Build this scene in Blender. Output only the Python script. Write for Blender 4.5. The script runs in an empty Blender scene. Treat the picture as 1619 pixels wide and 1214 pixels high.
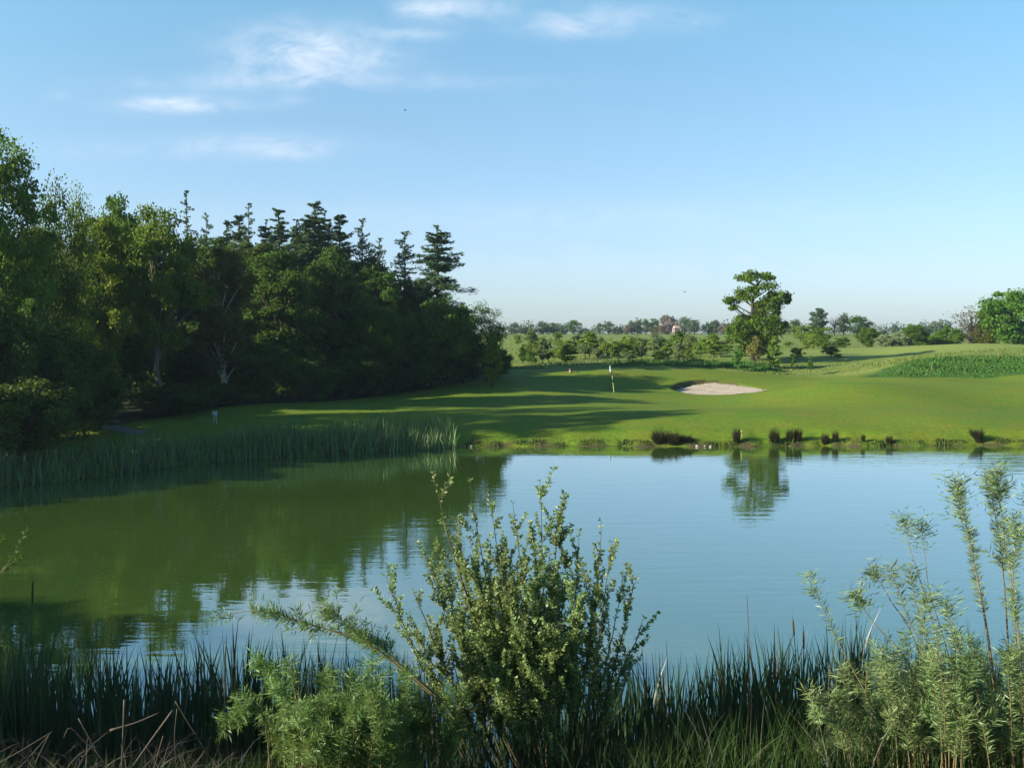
import bpy, math, random
import numpy as np
from mathutils import Vector

random.seed(7)
RNG = np.random.default_rng(11)
R = math.radians
scene = bpy.context.scene
COL = scene.collection

# ------------------------------------------------------------------ camera model
F = 1574.0
CH = 6.0
PITCH = math.atan((607.0 - 535.0) / F)
CP, SP = math.cos(PITCH), math.sin(PITCH)


def at(px, py, D):
    u = (px - 809.5) / F
    v = (607.0 - py) / F
    d = np.array([u, CP + v * SP, -SP + v * CP])
    return np.array([0, 0, CH]) + d * (D / d[1])


cam = bpy.data.cameras.new("camera")
cam.lens = 36.0 * F / 1619.0
cam.sensor_width = 36.0
cam.clip_end = 8000
camo = bpy.data.objects.new("camera", cam)
COL.objects.link(camo)
camo.location = (0, 0, CH)
camo.rotation_euler = (math.pi / 2 - PITCH, 0, 0)
scene.camera = camo

# ------------------------------------------------------------------ object helpers


def build(name, V, Q, mats, parent=None, smooth=False, mi=None):
    V = np.ascontiguousarray(V, dtype=np.float32)
    Q = np.ascontiguousarray(Q, dtype=np.int32)
    me = bpy.data.meshes.new(name)
    n, k = len(Q), Q.shape[1]
    me.vertices.add(len(V))
    me.vertices.foreach_set("co", V.ravel())
    me.loops.add(n * k)
    me.loops.foreach_set("vertex_index", Q.ravel())
    me.polygons.add(n)
    me.polygons.foreach_set("loop_start", np.arange(0, n * k, k, dtype=np.int32))
    me.polygons.foreach_set("loop_total", np.full(n, k, dtype=np.int32))
    if not isinstance(mats, (list, tuple)):
        mats = [mats]
    for m in mats:
        me.materials.append(m)
    if mi is not None:
        me.polygons.foreach_set("material_index", np.ascontiguousarray(mi, dtype=np.int32))
    if smooth:
        me.polygons.foreach_set("use_smooth", np.ones(n, dtype=bool))
    me.update(calc_edges=True)
    me.validate()
    o = bpy.data.objects.new(name, me)
    COL.objects.link(o)
    if parent is not None:
        o.parent = parent
    return o


def thing(name, label, cat, loc=(0, 0, 0), rz=0.0, group=None):
    o = bpy.data.objects.new(name, None)
    o.empty_display_size = 0.3
    COL.objects.link(o)
    o.location = [float(c) for c in loc]
    o.rotation_euler = (0, 0, rz)
    o["label"] = label
    o["category"] = cat
    if group:
        o["group"] = group
    return o


def tag(o, label, cat, group=None, kind=None):
    if label:
        o["label"] = label
    if cat:
        o["category"] = cat
    if group:
        o["group"] = group
    if kind:
        o["kind"] = kind
    return o


class Acc:
    def __init__(s):
        s.V, s.Q, s.M, s.n = [], [], [], 0

    def add(s, V, Q, m=0):
        V = np.asarray(V, dtype=np.float64)
        Q = np.asarray(Q, dtype=np.int64)
        s.V.append(V)
        s.Q.append(Q + s.n)
        s.M.append(np.full(len(Q), m))
        s.n += len(V)

    def get(s):
        return np.concatenate(s.V), np.concatenate(s.Q), np.concatenate(s.M)

    def build(s, name, mats, parent=None, smooth=False):
        V, Q, M = s.get()
        return build(name, V, Q, mats, parent, smooth, M)


def nrm(a):
    return a / np.maximum(np.linalg.norm(a, axis=-1, keepdims=True), 1e-9)


def tube(P, rad, ns=6):
    P = np.asarray(P, float)
    n = len(P)
    rad = np.broadcast_to(np.asarray(rad, float), (n,))
    T = nrm(np.gradient(P, axis=0))
    ref = np.array([0.31, 0.93, 0.2]) if abs(T[0][2]) > 0.5 else np.array([0.1, 0.2, 1.0])
    A = nrm(np.cross(T, ref))
    B = np.cross(T, A)
    th = np.arange(ns) * 2 * math.pi / ns
    V = P[:, None, :] + rad[:, None, None] * (np.cos(th)[None, :, None] * A[:, None, :] + np.sin(th)[None, :, None] * B[:, None, :])
    Q = []
    for i in range(n - 1):
        for j in range(ns):
            k = (j + 1) % ns
            Q.append((i * ns + j, i * ns + k, (i + 1) * ns + k, (i + 1) * ns + j))
    V = V.reshape(-1, 3)
    e = len(V)
    V = np.vstack([V, P[-1:] + T[-1:] * rad[-1] * 0.6, P[:1]])
    for j in range(0, ns, 2):
        Q.append(((n - 1) * ns + j, (n - 1) * ns + (j + 1) % ns, (n - 1) * ns + (j + 2) % ns, e))
        Q.append((j, e + 1, (j + 2) % ns, (j + 1) % ns))
    return V, np.array(Q)


def leaves(C, D, N, L, W, fold=0.12):
    """one folded four-cornered leaf per centre"""
    D = nrm(D)
    S = nrm(np.cross(N, D))
    N = np.cross(D, S)
    L = np.broadcast_to(L, (len(C),))[:, None]
    W = np.broadcast_to(W, (len(C),))[:, None]
    a = C - D * L * 0.5
    b = C + S * W * 0.5 + N * W * fold + D * L * 0.03
    c = C + D * L * 0.5
    d = C - S * W * 0.5 + N * W * fold + D * L * 0.03
    V = np.stack([a, b, c, d], 1).reshape(-1, 3)
    Q = np.arange(len(C) * 4).reshape(-1, 4)
    return V, Q


def rand_dirs(n):
    return nrm(RNG.normal(size=(n, 3)))


def blades(B, h, w, lean, az, segs=5, face=None, bend=1.0):
    """tapering upright grass or reed blades"""
    n = len(B)
    t = np.linspace(0, 1, segs + 1)[None, :, None]
    ld = np.stack([np.cos(az), np.sin(az), np.zeros(n)], 1)[:, None, :]
    fa = RNG.uniform(0, 2 * math.pi, n) if face is None else face
    wd = np.stack([np.cos(fa), np.sin(fa), np.zeros(n)], 1)[:, None, :]
    h = np.broadcast_to(h, (n,))[:, None, None]
    lean = np.broadcast_to(lean, (n,))[:, None, None]
    w = np.broadcast_to(w, (n,))[:, None, None]
    c = B[:, None, :] + np.array([0, 0, 1.0]) * h * (t - 0.25 * lean * bend * t ** 3) + ld * h * lean * (0.35 * t + 0.65 * t ** 2)
    ww = w * 0.5 * np.clip(1 - t ** 2.2, 0.03, 1)
    V = np.stack([c - wd * ww, c + wd * ww], 2).reshape(-1, 3)
    base = (np.arange(n) * (segs + 1) * 2)[:, None, None]
    k = (np.arange(segs) * 2)[None, :, None]
    Q = (base + k + np.array([0, 1, 3, 2])[None, None, :]).reshape(-1, 4)
    return V, Q


def box(x0, x1, y0, y1, z0, z1):
    V = np.array([(x, y, z) for z in (z0, z1) for y in (y0, y1) for x in (x0, x1)], float)
    Q = np.array([(0, 2, 3, 1), (4, 5, 7, 6), (0, 1, 5, 4), (2, 6, 7, 3), (0, 4, 6, 2), (1, 3, 7, 5)])
    return V, Q


def sstep(a, b, x):
    t = np.clip((x - a) / (b - a), 0, 1)
    return t * t * (3 - 2 * t)


# ------------------------------------------------------------------ materials


class NT:
    def __init__(s, tree):
        s.t = tree
        s.n = tree.nodes
        s.l = tree.links

    def node(s, typ, **kw):
        nd = s.n.new(typ)
        for k, v in kw.items():
            setattr(nd, k, v)
        return nd

    def link(s, a, b):
        s.l.new(a, b)

    def math(s, op, a, b=None, c=None, clamp=False):
        nd = s.n.new("ShaderNodeMath")
        nd.operation = op
        nd.use_clamp = clamp
        for i, v in enumerate((a, b, c)):
            if v is None:
                continue
            if isinstance(v, (int, float)):
                nd.inputs[i].default_value = v
            else:
                s.l.new(v, nd.inputs[i])
        return nd.outputs[0]

    def mix(s, f, a, b, blend="MIX"):
        nd = s.n.new("ShaderNodeMix")
        nd.data_type = "RGBA"
        nd.blend_type = blend
        for sock, v in ((nd.inputs[0], f), (nd.inputs[6], a), (nd.inputs[7], b)):
            if isinstance(v, (int, float)):
                sock.default_value = v
            elif isinstance(v, tuple):
                sock.default_value = (*v[:3], 1)
            else:
                s.l.new(v, sock)
        return nd.outputs[2]

    def noise(s, vec, scale, detail=3, rough=0.55, dist=0.0):
        nd = s.n.new("ShaderNodeTexNoise")
        nd.inputs["Scale"].default_value = scale
        nd.inputs["Detail"].default_value = detail
        nd.inputs["Roughness"].default_value = rough
        nd.inputs["Distortion"].default_value = dist
        if vec is not None:
            s.l.new(vec, nd.inputs["Vector"])
        return nd.outputs["Fac"]

    def ramp(s, f, stops):
        nd = s.n.new("ShaderNodeValToRGB")
        cr = nd.color_ramp
        while len(cr.elements) < len(stops):
            cr.elements.new(0.5)
        for e, (p, c) in zip(cr.elements, stops):
            e.position = p
            e.color = (*c, 1) if isinstance(c, tuple) else (c, c, c, 1)
        s.l.new(f, nd.inputs[0])
        return nd.outputs[0]

    def mapping(s, vec, scale=(1, 1, 1)):
        nd = s.n.new("ShaderNodeMapping")
        nd.inputs["Scale"].default_value = scale
        s.l.new(vec, nd.inputs["Vector"])
        return nd.outputs[0]


def new_mat(name):
    m = bpy.data.materials.new(name)
    m.use_nodes = True
    m.node_tree.nodes.clear()
    t = NT(m.node_tree)
    out = t.node("ShaderNodeOutputMaterial")
    return m, t, out


def leaf_mat(name, c1, c2, trans=0.38, spread=0.5, rough=0.6, spec=0.12):
    m, t, out = new_mat(name)
    geo = t.node("ShaderNodeNewGeometry")
    oi = t.node("ShaderNodeObjectInfo")
    tc = t.node("ShaderNodeTexCoord")
    f = t.math("MULTIPLY", geo.outputs["Random Per Island"], 0.65)
    big = t.noise(tc.outputs["Object"], spread, 2)
    f = t.math("ADD", f, t.math("MULTIPLY_ADD", big, 0.9, -0.3), clamp=True)
    col = t.mix(f, c1, c2)
    hs = t.node("ShaderNodeHueSaturation")
    t.link(col, hs.inputs["Color"])
    t.link(t.math("MULTIPLY_ADD", oi.outputs["Random"], 0.03, 0.485), hs.inputs["Hue"])
    t.link(t.math("MULTIPLY_ADD", oi.outputs["Random"], 0.3, 0.85), hs.inputs["Value"])
    b = t.node("ShaderNodeBsdfPrincipled")
    b.inputs["Roughness"].default_value = rough
    b.inputs["Specular IOR Level"].default_value = spec
    t.link(hs.outputs[0], b.inputs["Base Color"])
    tr = t.node("ShaderNodeBsdfTranslucent")
    t.link(t.mix(0.35, hs.outputs[0], (0.16, 0.2, 0.02)), tr.inputs["Color"])
    mx = t.node("ShaderNodeMixShader")
    mx.inputs[0].default_value = trans
    t.link(b.outputs[0], mx.inputs[1])
    t.link(tr.outputs[0], mx.inputs[2])
    t.link(mx.outputs[0], out.inputs[0])
    return m


def plain_mat(name, c1, c2, scale=8.0, rough=0.8, spec=0.2, stretch=(1, 1, 1), bump=0.0):
    m, t, out = new_mat(name)
    tc = t.node("ShaderNodeTexCoord")
    v = t.mapping(tc.outputs["Object"], stretch)
    f = t.noise(v, scale, 4)
    col = t.ramp(f, [(0.3, c1), (0.7, c2)])
    b = t.node("ShaderNodeBsdfPrincipled")
    b.inputs["Roughness"].default_value = rough
    b.inputs["Specular IOR Level"].default_value = spec
    t.link(col, b.inputs["Base Color"])
    if bump:
        bp = t.node("ShaderNodeBump")
        bp.inputs["Distance"].default_value = bump
        t.link(f, bp.inputs["Height"])
        t.link(bp.outputs[0], b.inputs["Normal"])
    t.link(b.outputs[0], out.inputs[0])
    return m


M = {}
M["bark"] = plain_mat("bark", (0.03, 0.024, 0.016), (0.075, 0.06, 0.042), 6, 0.9, 0.1, (1, 1, 0.25), 0.02)
M["pale_bark"] = plain_mat("pale_bark", (0.22, 0.2, 0.15), (0.42, 0.4, 0.33), 4, 0.85, 0.1, (1, 1, 2.0), 0.01)
M["grey_bark"] = plain_mat("grey_bark", (0.07, 0.065, 0.045), (0.15, 0.135, 0.1), 6, 0.9, 0.1, (1, 1, 0.25), 0.02)
M["stem"] = plain_mat("stem_bark", (0.045, 0.04, 0.018), (0.10, 0.085, 0.04), 20, 0.7, 0.2, (1, 1, 0.3))
M["willow_stem"] = plain_mat("willow_stem", (0.09, 0.075, 0.03), (0.16, 0.12, 0.06), 20, 0.6, 0.3, (1, 1, 0.3))
M["olive"] = leaf_mat("leaf_olive", (0.062, 0.128, 0.010), (0.130, 0.205, 0.020))
M["midgreen"] = leaf_mat("leaf_midgreen", (0.040, 0.110, 0.010), (0.092, 0.185, 0.018))
M["darkgreen"] = leaf_mat("leaf_darkgreen", (0.032, 0.075, 0.010), (0.070, 0.125, 0.018))
M["yellowgreen"] = leaf_mat("leaf_yellowgreen", (0.10, 0.15, 0.011), (0.19, 0.235, 0.022))
M["brightgreen"] = leaf_mat("leaf_brightgreen", (0.0517, 0.1207, 0.0092), (0.1092, 0.2012, 0.0184))
M["reddish"] = leaf_mat("leaf_reddish_olive", (0.0720, 0.0660, 0.0192), (0.1200, 0.1080, 0.0300))
M["needle"] = leaf_mat("needles", (0.040, 0.082, 0.030), (0.09, 0.145, 0.060), 0.12, 0.6)
M["pinkbrown"] = leaf_mat("leaf_pinkish_brown", (0.12, 0.09, 0.07), (0.19, 0.15, 0.115), 0.2)
M["greygreen"] = leaf_mat("leaf_greygreen", (0.05, 0.085, 0.04), (0.09, 0.13, 0.065), 0.2)
M["paletwig"] = leaf_mat("leaf_pale_twigs", (0.13, 0.13, 0.10), (0.21, 0.20, 0.16), 0.2)
M["hawthorn"] = leaf_mat("leaf_hawthorn", (0.07, 0.12, 0.035), (0.30, 0.34, 0.18), 0.25, 1.2)
M["young"] = leaf_mat("leaf_young", (0.115, 0.20, 0.018), (0.20, 0.28, 0.04), 0.4)
M["younggrey"] = leaf_mat("leaf_young_grey", (0.11, 0.165, 0.05), (0.18, 0.23, 0.09), 0.35)
M["ochre"] = leaf_mat("leaf_ochre", (0.13, 0.125, 0.025), (0.22, 0.19, 0.05), 0.3)
M["sallow"] = leaf_mat("leaf_sallow", (0.13, 0.20, 0.045), (0.27, 0.345, 0.13), 0.42, 1.3, 0.45, 0.35)
M["willow"] = leaf_mat("leaf_willow", (0.10, 0.165, 0.045), (0.20, 0.265, 0.105), 0.3, 1.5, 0.45, 0.35)
M["freshwillow"] = leaf_mat("leaf_willow_fresh", (0.085, 0.165, 0.032), (0.18, 0.27, 0.085), 0.34, 1.5, 0.45, 0.3)
M["reed"] = leaf_mat("reed_leaf", (0.012, 0.036, 0.018), (0.028, 0.062, 0.028), 0.2, 1.0, 0.4, 0.4)
M["farreed"] = leaf_mat("far_reed_leaf", (0.06, 0.125, 0.03), (0.13, 0.21, 0.06), 0.2, 0.5, 0.45, 0.4)
M["straw"] = leaf_mat("dead_reed", (0.045, 0.038, 0.030), (0.115, 0.098, 0.075), 0.1, 1.0, 0.7, 0.2)
M["sedge"] = leaf_mat("sedge_blade", (0.016, 0.016, 0.006), (0.038, 0.034, 0.012), 0.1, 2.0)
M["roughgrass"] = leaf_mat("rough_grass_blade", (0.075, 0.12, 0.02), (0.15, 0.19, 0.045), 0.25, 0.15)
M["weeds"] = leaf_mat("lush_weed", (0.035, 0.10, 0.016), (0.075, 0.16, 0.026), 0.25, 0.25)
M["bankweed"] = leaf_mat("bank_weed_leaf", (0.04, 0.07, 0.014), (0.09, 0.125, 0.03), 0.2, 0.6)
M["undergrowth"] = leaf_mat("bank_grass_blade", (0.014, 0.032, 0.008), (0.036, 0.062, 0.014), 0.2, 1.0)
M["brownhead"] = plain_mat("cattail_head", (0.05, 0.03, 0.015), (0.09, 0.055, 0.03), 40, 0.9, 0.05)

# ------------------------------------------------------------------ terrain
LAKE = np.array([(-20.5, 39.8), (-17.4, 44.0), (-14.7, 48.2), (-10.6, 50.2), (-6.5, 52.6), (-2.6, 54.9), (1.0, 55.0), (6, 55.3), (11, 54.9), (16, 55.4),
                 (21, 55.1), (26, 55.7), (31, 55.5), (38, 56.0), (50, 55), (62, 50), (70, 38), (62, 22), (44, 13.5), (30, 12.4), (18, 12.9), (10, 13.2),
                 (0, 13.3), (-10, 13.1), (-18, 12.6), (-26, 13.0), (-33, 17), (-35, 24), (-31, 31), (-26, 35.5)], float)


def poly_sd(x, y, poly):
    """distance to a polygon's outline, negative inside"""
    d2 = np.full(x.shape, 1e12)
    ins = np.zeros(x.shape, bool)
    n = len(poly)
    for i in range(n):
        ax, ay = poly[i]
        bx, by = poly[(i + 1) % n]
        ex, ey = bx - ax, by - ay
        t = np.clip(((x - ax) * ex + (y - ay) * ey) / (ex * ex + ey * ey), 0, 1)
        d2 = np.minimum(d2, (x - ax - t * ex) ** 2 + (y - ay - t * ey) ** 2)
        cond = (ay > y) != (by > y)
        xi = ax + (y - ay) * ex / (ey if ey != 0 else 1e-9)
        ins ^= cond & (x < xi)
    d = np.sqrt(d2)
    return np.where(ins, -d, d)


CPX = [(780, 668, 59.2), (1000, 668, 59.2), (1250, 668, 59.2), (1500, 668, 59.6), (800, 684, 57.3), (1000, 684, 57.3), (1250, 684, 57.3), (1500, 684, 57.6),
       (810, 645, 66), (970, 620, 82), (870, 618, 80), (1270, 649, 66), (1050, 648, 66), (950, 584, 96), (880, 587, 94), (1080, 585, 97),
       (1200, 593, 96), (1290, 598, 95), (800, 597, 88), (700, 612, 81), (600, 628, 76), (500, 636, 72), (400, 640, 67), (340, 644, 64), (330, 668, 57.5),
       (200, 665, 58), (160, 676, 55), (1140, 623, 83), (1130, 602, 90), (1340, 622, 77), (1420, 636, 70), (1500, 615, 83), (1619, 600, 88),
       (1330, 600, 92), (1450, 603, 90), (1450, 571, 97), (1550, 567, 98), (1640, 572, 97), (1560, 600, 90), (1380, 590, 95), (1380, 575, 104),
       (1500, 545, 122), (1640, 549, 125), (1400, 559, 120), (1300, 564, 115), (1500, 556, 150), (1640, 556, 150),
       (1050, 577, 103), (1200, 577, 104), (950, 578, 103), (860, 580, 101), (1000, 560, 122), (1150, 556, 130), (850, 566, 120), (1100, 545, 165), (900, 540, 185), (1300, 545, 175),
       (850, 529, 320), (1100, 530, 330), (1300, 530, 320), (1550, 532, 320)]
PTS = [(*at(a, b, c)[:2], at(a, b, c)[2]) for a, b, c in CPX]
PTS += [(-60, 80, 2.0), (-40, 110, 3.0), (-80, 200, 4.5), (-30, 45, 1.0), (-45, 30, 0.9), (-50, 60, 1.4), (-30, 75, 1.7), (-25, 95, 2.6), (-70, 30, 1.2), (-90, 100, 2.2),
        (-6, 110, 3.2), (90, 90, 2.6), (90, 130, 4.6), (110, 200, 5.4), (-20, 200, 5.2), (90, 55, 1.0), (120, 30, 1.2), (-150, 60, 2.0), (180, 80, 2.5), (-40, 320, 7.0), (160, 320, 6.8)]
for xx in (-45, -25, -10, 0, 10, 25, 45):
    PTS += [(xx, -25, 4.9), (xx, -8, 4.6), (xx, 0, 4.3), (xx, 5, 3.2), (xx, 9, 1.5), (xx, 11.6, 0.45)]
# along the lake edge the land starts low
for (lx, ly) in LAKE:
    if ly > 15:
        PTS.append((lx, ly, 0.25 if (ly > 54.5 and -2.7 < lx < 40) else 0.12))
PTS += [(0, 30, -0.6), (20, 35, -0.6), (-20, 25, -0.6), (40, 35, -0.6)]
PTS = np.array(PTS, float)
_S = 40.0


def _k(r2):
    return 0.5 * r2 * np.log(np.maximum(r2, 1e-12))


def _fit():
    P = PTS[:, :2] / _S
    n = len(P)
    r2 = ((P[:, None] - P[None]) ** 2).sum(-1)
    A = np.zeros((n + 3, n + 3))
    A[:n, :n] = _k(r2) + np.eye(n) * 2e-4
    A[:n, n] = 1
    A[:n, n + 1:] = P
    A[n, :n] = 1
    A[n + 1:, :n] = P.T
    b = np.zeros(n + 3)
    b[:n] = PTS[:, 2]
    return np.linalg.solve(A, b), P


_w, _P = _fit()


def tps(x, y):
    sh = np.shape(x)
    q = np.stack([np.ravel(x), np.ravel(y)], 1) / _S
    out = np.empty(len(q))
    for i in range(0, len(q), 20000):
        c = q[i:i + 20000]
        r2 = ((c[:, None] - _P[None]) ** 2).sum(-1)
        out[i:i + 20000] = _k(r2) @ _w[:-3] + _w[-3] + c @ _w[-2:]
    return out.reshape(sh)


BUNKER = None


def H(x, y, carve=True):
    x = np.asarray(x, float)
    y = np.asarray(y, float)
    far = 7.0 + np.clip(np.hypot(x * 0.6, y) - 320, 0, 3000) * 0.0055
    w = sstep(230, 330, np.hypot(x * 1.0, y))
    z = tps(np.clip(x, -180, 200), np.clip(y, -40, 330)) * (1 - w) + far * w
    # gentle swells
    z = z + 0.10 * np.sin(x * 0.21 + 1.3) * np.sin(y * 0.17 + 0.4) * sstep(56, 64, y) * (1 - sstep(120, 150, y))
    z = z + 0.05 * np.sin(x * 0.55 + y * 0.2) * np.sin(y * 0.41 - x * 0.1) * sstep(98, 106, y)
    for mx_, my_, ma_, mr_ in ((25, 76, 0.55, 5.5), (37, 71, -0.35, 6), (34, 86, 0.4, 5), (9, 91, 0.25, 4), (45, 78, 0.35, 6), (16, 72, -0.2, 5)):
        z = z + 1.5 * ma_ * np.exp(-((x - mx_) ** 2 / (mr_ * 1.5) ** 2 + (y - my_) ** 2 / mr_ ** 2))
    d = poly_sd(x, y, LAKE)
    d = d + 0.12 * np.sin(x * 2.1 + y) + 0.07 * np.sin(x * 5.3)
    near = (y < 30) & (np.abs(x) < 60)
    step = np.where(near, 0.08, 0.22)
    out = z * sstep(-0.2, 2.0, d) + step * sstep(0.0, 0.45, d) * (1 - 0.7 * sstep(1, 5, d))
    z = np.where(d > 0, out, -1.3 * sstep(0, 2.5, -d) - 0.03)
    if carve and BUNKER is not None:
        b = -poly_sd(x, y, BUNKER)
        tx = np.clip((x - BUNKER[:, 0].min()) / np.ptp(BUNKER[:, 0]), 0, 1)
        ty = np.clip((y - BUNKER[:, 1].min()) / np.ptp(BUNKER[:, 1]), 0, 1)
        z = z - sstep(0.0, 0.3, b) * (0.03 + 0.24 * ty * (1 - tx) ** 0.4 + 0.42 * (1 - tx) ** 2.0 * (0.2 + 0.8 * ty))
        z = z + 0.04 * sstep(-1.6, -0.1, b) * (1 - sstep(-0.1, 0.1, b)) * (1 - tx) ** 1.5 * (0.2 + 0.8 * ty)
    return z


def hit(px, py, d0=14.0, d1=400.0, n=2400):
    D = np.linspace(d0, d1, n)
    p0 = at(px, py, 1.0)
    slope = p0[2] - CH
    X = p0[0] * D
    Z = CH + slope * D
    h = H(X, D, carve=False)
    i = np.argmax(h >= Z)
    return np.array([X[i], D[i], h[i]])


bpx = [(1060, 614.5), (1064, 609.5), (1075, 605), (1094, 601.5), (1115, 600.5), (1136, 601.5), (1162, 605.5), (1192, 610.5), (1222, 616), (1200, 619.5), (1170, 622.5), (1140, 624),
       (1110, 624), (1085, 621.5), (1070, 618)]
BUNKER = np.array([hit(a, b, 60, 110, 2000)[:2] for a, b in bpx])


def axis(segs):
    out = []
    for a, b, s in segs:
        n = max(1, int(round((b - a) / s)))
        out += list(np.linspace(a, b, n, endpoint=False))
    out.append(segs[-1][1])
    return np.array(out)


bx0, bx1 = BUNKER[:, 0].min() - 1.5, BUNKER[:, 0].max() + 1.5
by0, by1 = BUNKER[:, 1].min() - 1.5, BUNKER[:, 1].max() + 1.5
gx = axis([(-3000, -600, 400), (-600, -150, 45), (-150, -50, 5), (-50, bx0, 0.7), (bx0, bx1, 0.2), (bx1, 60, 0.7), (60, 160, 4), (160, 600, 40), (600, 3000, 400)])
gy = axis([(-60, 4, 4), (4, 16, 0.7), (16, 50, 2.0), (50, 58, 0.25), (58, by0, 0.7), (by0, by1, 0.2), (by1, 130, 0.7), (130, 200, 2.0), (200, 400, 8), (400, 1000, 60), (1000, 4500, 500)])
GX, GY = np.meshgrid(gx, gy)
GZ = H(GX, GY)
nx, ny = len(gx), len(gy)
idx = np.arange(nx * ny).reshape(ny, nx)
Q = np.stack([idx[:-1, :-1], idx[:-1, 1:], idx[1:, 1:], idx[1:, :-1]], -1).reshape(-1, 4)


def wpoly(pts, a=60, b=200):
    return np.array([hit(p, q, a, b, 1400)[:2] for p, q in pts])


# zones: lush dark weeds on the bank, unmown rough beyond the crest, pale second fairway, bare soil at the water line, shade painted on the bunker lip
WEEDS = np.array([at(p, q, d)[:2] for p, q, d in [(1370, 600, 90.5), (1450, 604, 89.5), (1560, 602, 89.5), (1660, 596, 90), (1680, 575, 99), (1550, 565, 100), (1450, 569, 99), (1390, 580, 96)]])
WEEDB = np.array([at(p, q, d)[:2] for p, q, d in [(960, 584, 98), (1060, 584, 99), (1160, 586, 99), (1240, 592, 98.5), (1230, 578, 103), (1130, 572, 106), (1000, 576, 104)]])
FAIR2 = np.array([(24, 111), (34, 106), (46, 112), (75, 108), (100, 112), (110, 150), (60, 150), (40, 138), (26, 122)], float)
wob = 1.2 * np.sin(GX * 0.35) + 0.7 * np.sin(GX * 0.9 + GY * 0.4)
crest = np.interp(GX.ravel(), [-60, -20, -4, 0, 8, 16, 24, 30, 36, 60, 100], [20, 60, 86, 93, 96.5, 98, 97, 95, 93, 92, 92]).reshape(GX.shape)
f2 = poly_sd(GX, GY, FAIR2) + 0.5 * wob
rough = sstep(-0.5, 0.8, GY - crest + 0.4 * wob) * sstep(-0.5, 1.0, f2)
weeds = np.maximum(1 - sstep(-0.8, 0.6, poly_sd(GX, GY, WEEDS) + 0.5 * wob), 0.8 * (1 - sstep(-0.8, 0.6, poly_sd(GX, GY, WEEDB) + 0.5 * wob)))
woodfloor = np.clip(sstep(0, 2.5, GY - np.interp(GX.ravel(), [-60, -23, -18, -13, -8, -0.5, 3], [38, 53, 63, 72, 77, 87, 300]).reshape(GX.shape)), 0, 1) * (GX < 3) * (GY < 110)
dl = poly_sd(GX, GY, LAKE) + 0.25 * np.sin(GX * 2.3) + 0.15 * np.sin(GX * 6.1 + 1)
soil_lipshade = (1 - sstep(-0.1, 0.22, dl)) * (GY > 30)
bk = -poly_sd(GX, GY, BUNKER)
soil_lipshade = np.maximum(soil_lipshade, 0.9 * sstep(-0.12, 0.05, bk) * (1 - sstep(0.2, 0.4, bk)) * (GX < BUNKER[:, 0].min() + 0.8 * np.ptp(BUNKER[:, 0])))  # soil tone also rings the bunker lip, painting its shade into the colour
ground = build("ground", np.stack([GX, GY, GZ], -1).reshape(-1, 3), Q, [None][:0], None, True)
ca = ground.data.color_attributes.new("zone", "FLOAT_COLOR", "POINT")
ca.data.foreach_set("color", np.stack([rough, weeds, soil_lipshade, woodfloor], -1).astype(np.float32).ravel())
pa = ground.data.attributes.new("pale", "FLOAT", "POINT")
pa.data.foreach_set("value", (1 - sstep(-1.5, 0.5, f2)).astype(np.float32).ravel())
ground["kind"] = "structure"


def ground_mat():
    m, t, out = new_mat("grassland")
    tc = t.node("ShaderNodeTexCoord")
    P = tc.outputs["Object"]
    at_ = t.node("ShaderNodeAttribute", attribute_name="zone")
    sep = t.node("ShaderNodeSeparateColor")
    t.link(at_.outputs["Color"], sep.inputs[0])
    big = t.noise(P, 0.06, 3)
    mid = t.noise(P, 0.45, 4, 0.6)
    fine = t.noise(P, 5.0, 5, 0.7)
    str_ = t.noise(t.mapping(P, (0.25, 1.6, 1)), 0.5, 3, 0.6)
    mown = t.ramp(big, [(0.3, (0.072, 0.138, 0.009)), (0.7, (0.108, 0.158, 0.012))])
    mown = t.mix(t.math("MULTIPLY", t.ramp(mid, [(0.4, 0.0), (0.7, 1.0)]), 0.7), mown, (0.145, 0.142, 0.014))
    mown = t.mix(t.math("MULTIPLY", t.ramp(str_, [(0.45, 0.0), (0.65, 1.0)]), 0.35), mown, (0.062, 0.130, 0.012))
    mown = t.mix(0.7, mown, t.ramp(fine, [(0.25, 0.2), (0.75, 0.85)]), "OVERLAY")
    rg = t.ramp(mid, [(0.3, (0.085, 0.14, 0.02)), (0.7, (0.17, 0.19, 0.045))])
    rg = t.mix(0.7, rg, t.ramp(fine, [(0.25, 0.2), (0.75, 0.85)]), "OVERLAY")
    wd = t.ramp(fine, [(0.3, (0.018, 0.05, 0.01)), (0.7, (0.05, 0.11, 0.02))])
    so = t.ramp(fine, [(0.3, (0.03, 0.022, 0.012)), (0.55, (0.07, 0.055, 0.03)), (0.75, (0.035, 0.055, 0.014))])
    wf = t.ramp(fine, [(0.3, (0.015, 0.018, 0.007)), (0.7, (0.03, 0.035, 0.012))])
    pl = t.node("ShaderNodeAttribute", attribute_name="pale")
    mown = t.mix(t.math("MULTIPLY", pl.outputs["Fac"], 0.75), mown, (0.165, 0.21, 0.05))
    c = t.mix(sep.outputs[0], mown, rg)
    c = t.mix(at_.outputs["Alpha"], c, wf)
    c = t.mix(sep.outputs[1], c, wd)
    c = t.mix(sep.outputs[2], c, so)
    b = t.node("ShaderNodeBsdfPrincipled")
    b.inputs["Roughness"].default_value = 0.9
    b.inputs["Specular IOR Level"].default_value = 0.1
    t.link(c, b.inputs["Base Color"])
    bp = t.node("ShaderNodeBump")
    bp.inputs["Strength"].default_value = 0.6
    bp.inputs["Distance"].default_value = 0.05
    hsum = t.math("ADD", t.math("MULTIPLY", fine, 0.6), t.math("MULTIPLY", t.noise(P, 1.6, 4), 0.8))
    t.link(hsum, bp.inputs["Height"])
    t.link(bp.outputs[0], b.inputs["Normal"])
    t.link(b.outputs[0], out.inputs[0])
    return m


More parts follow.
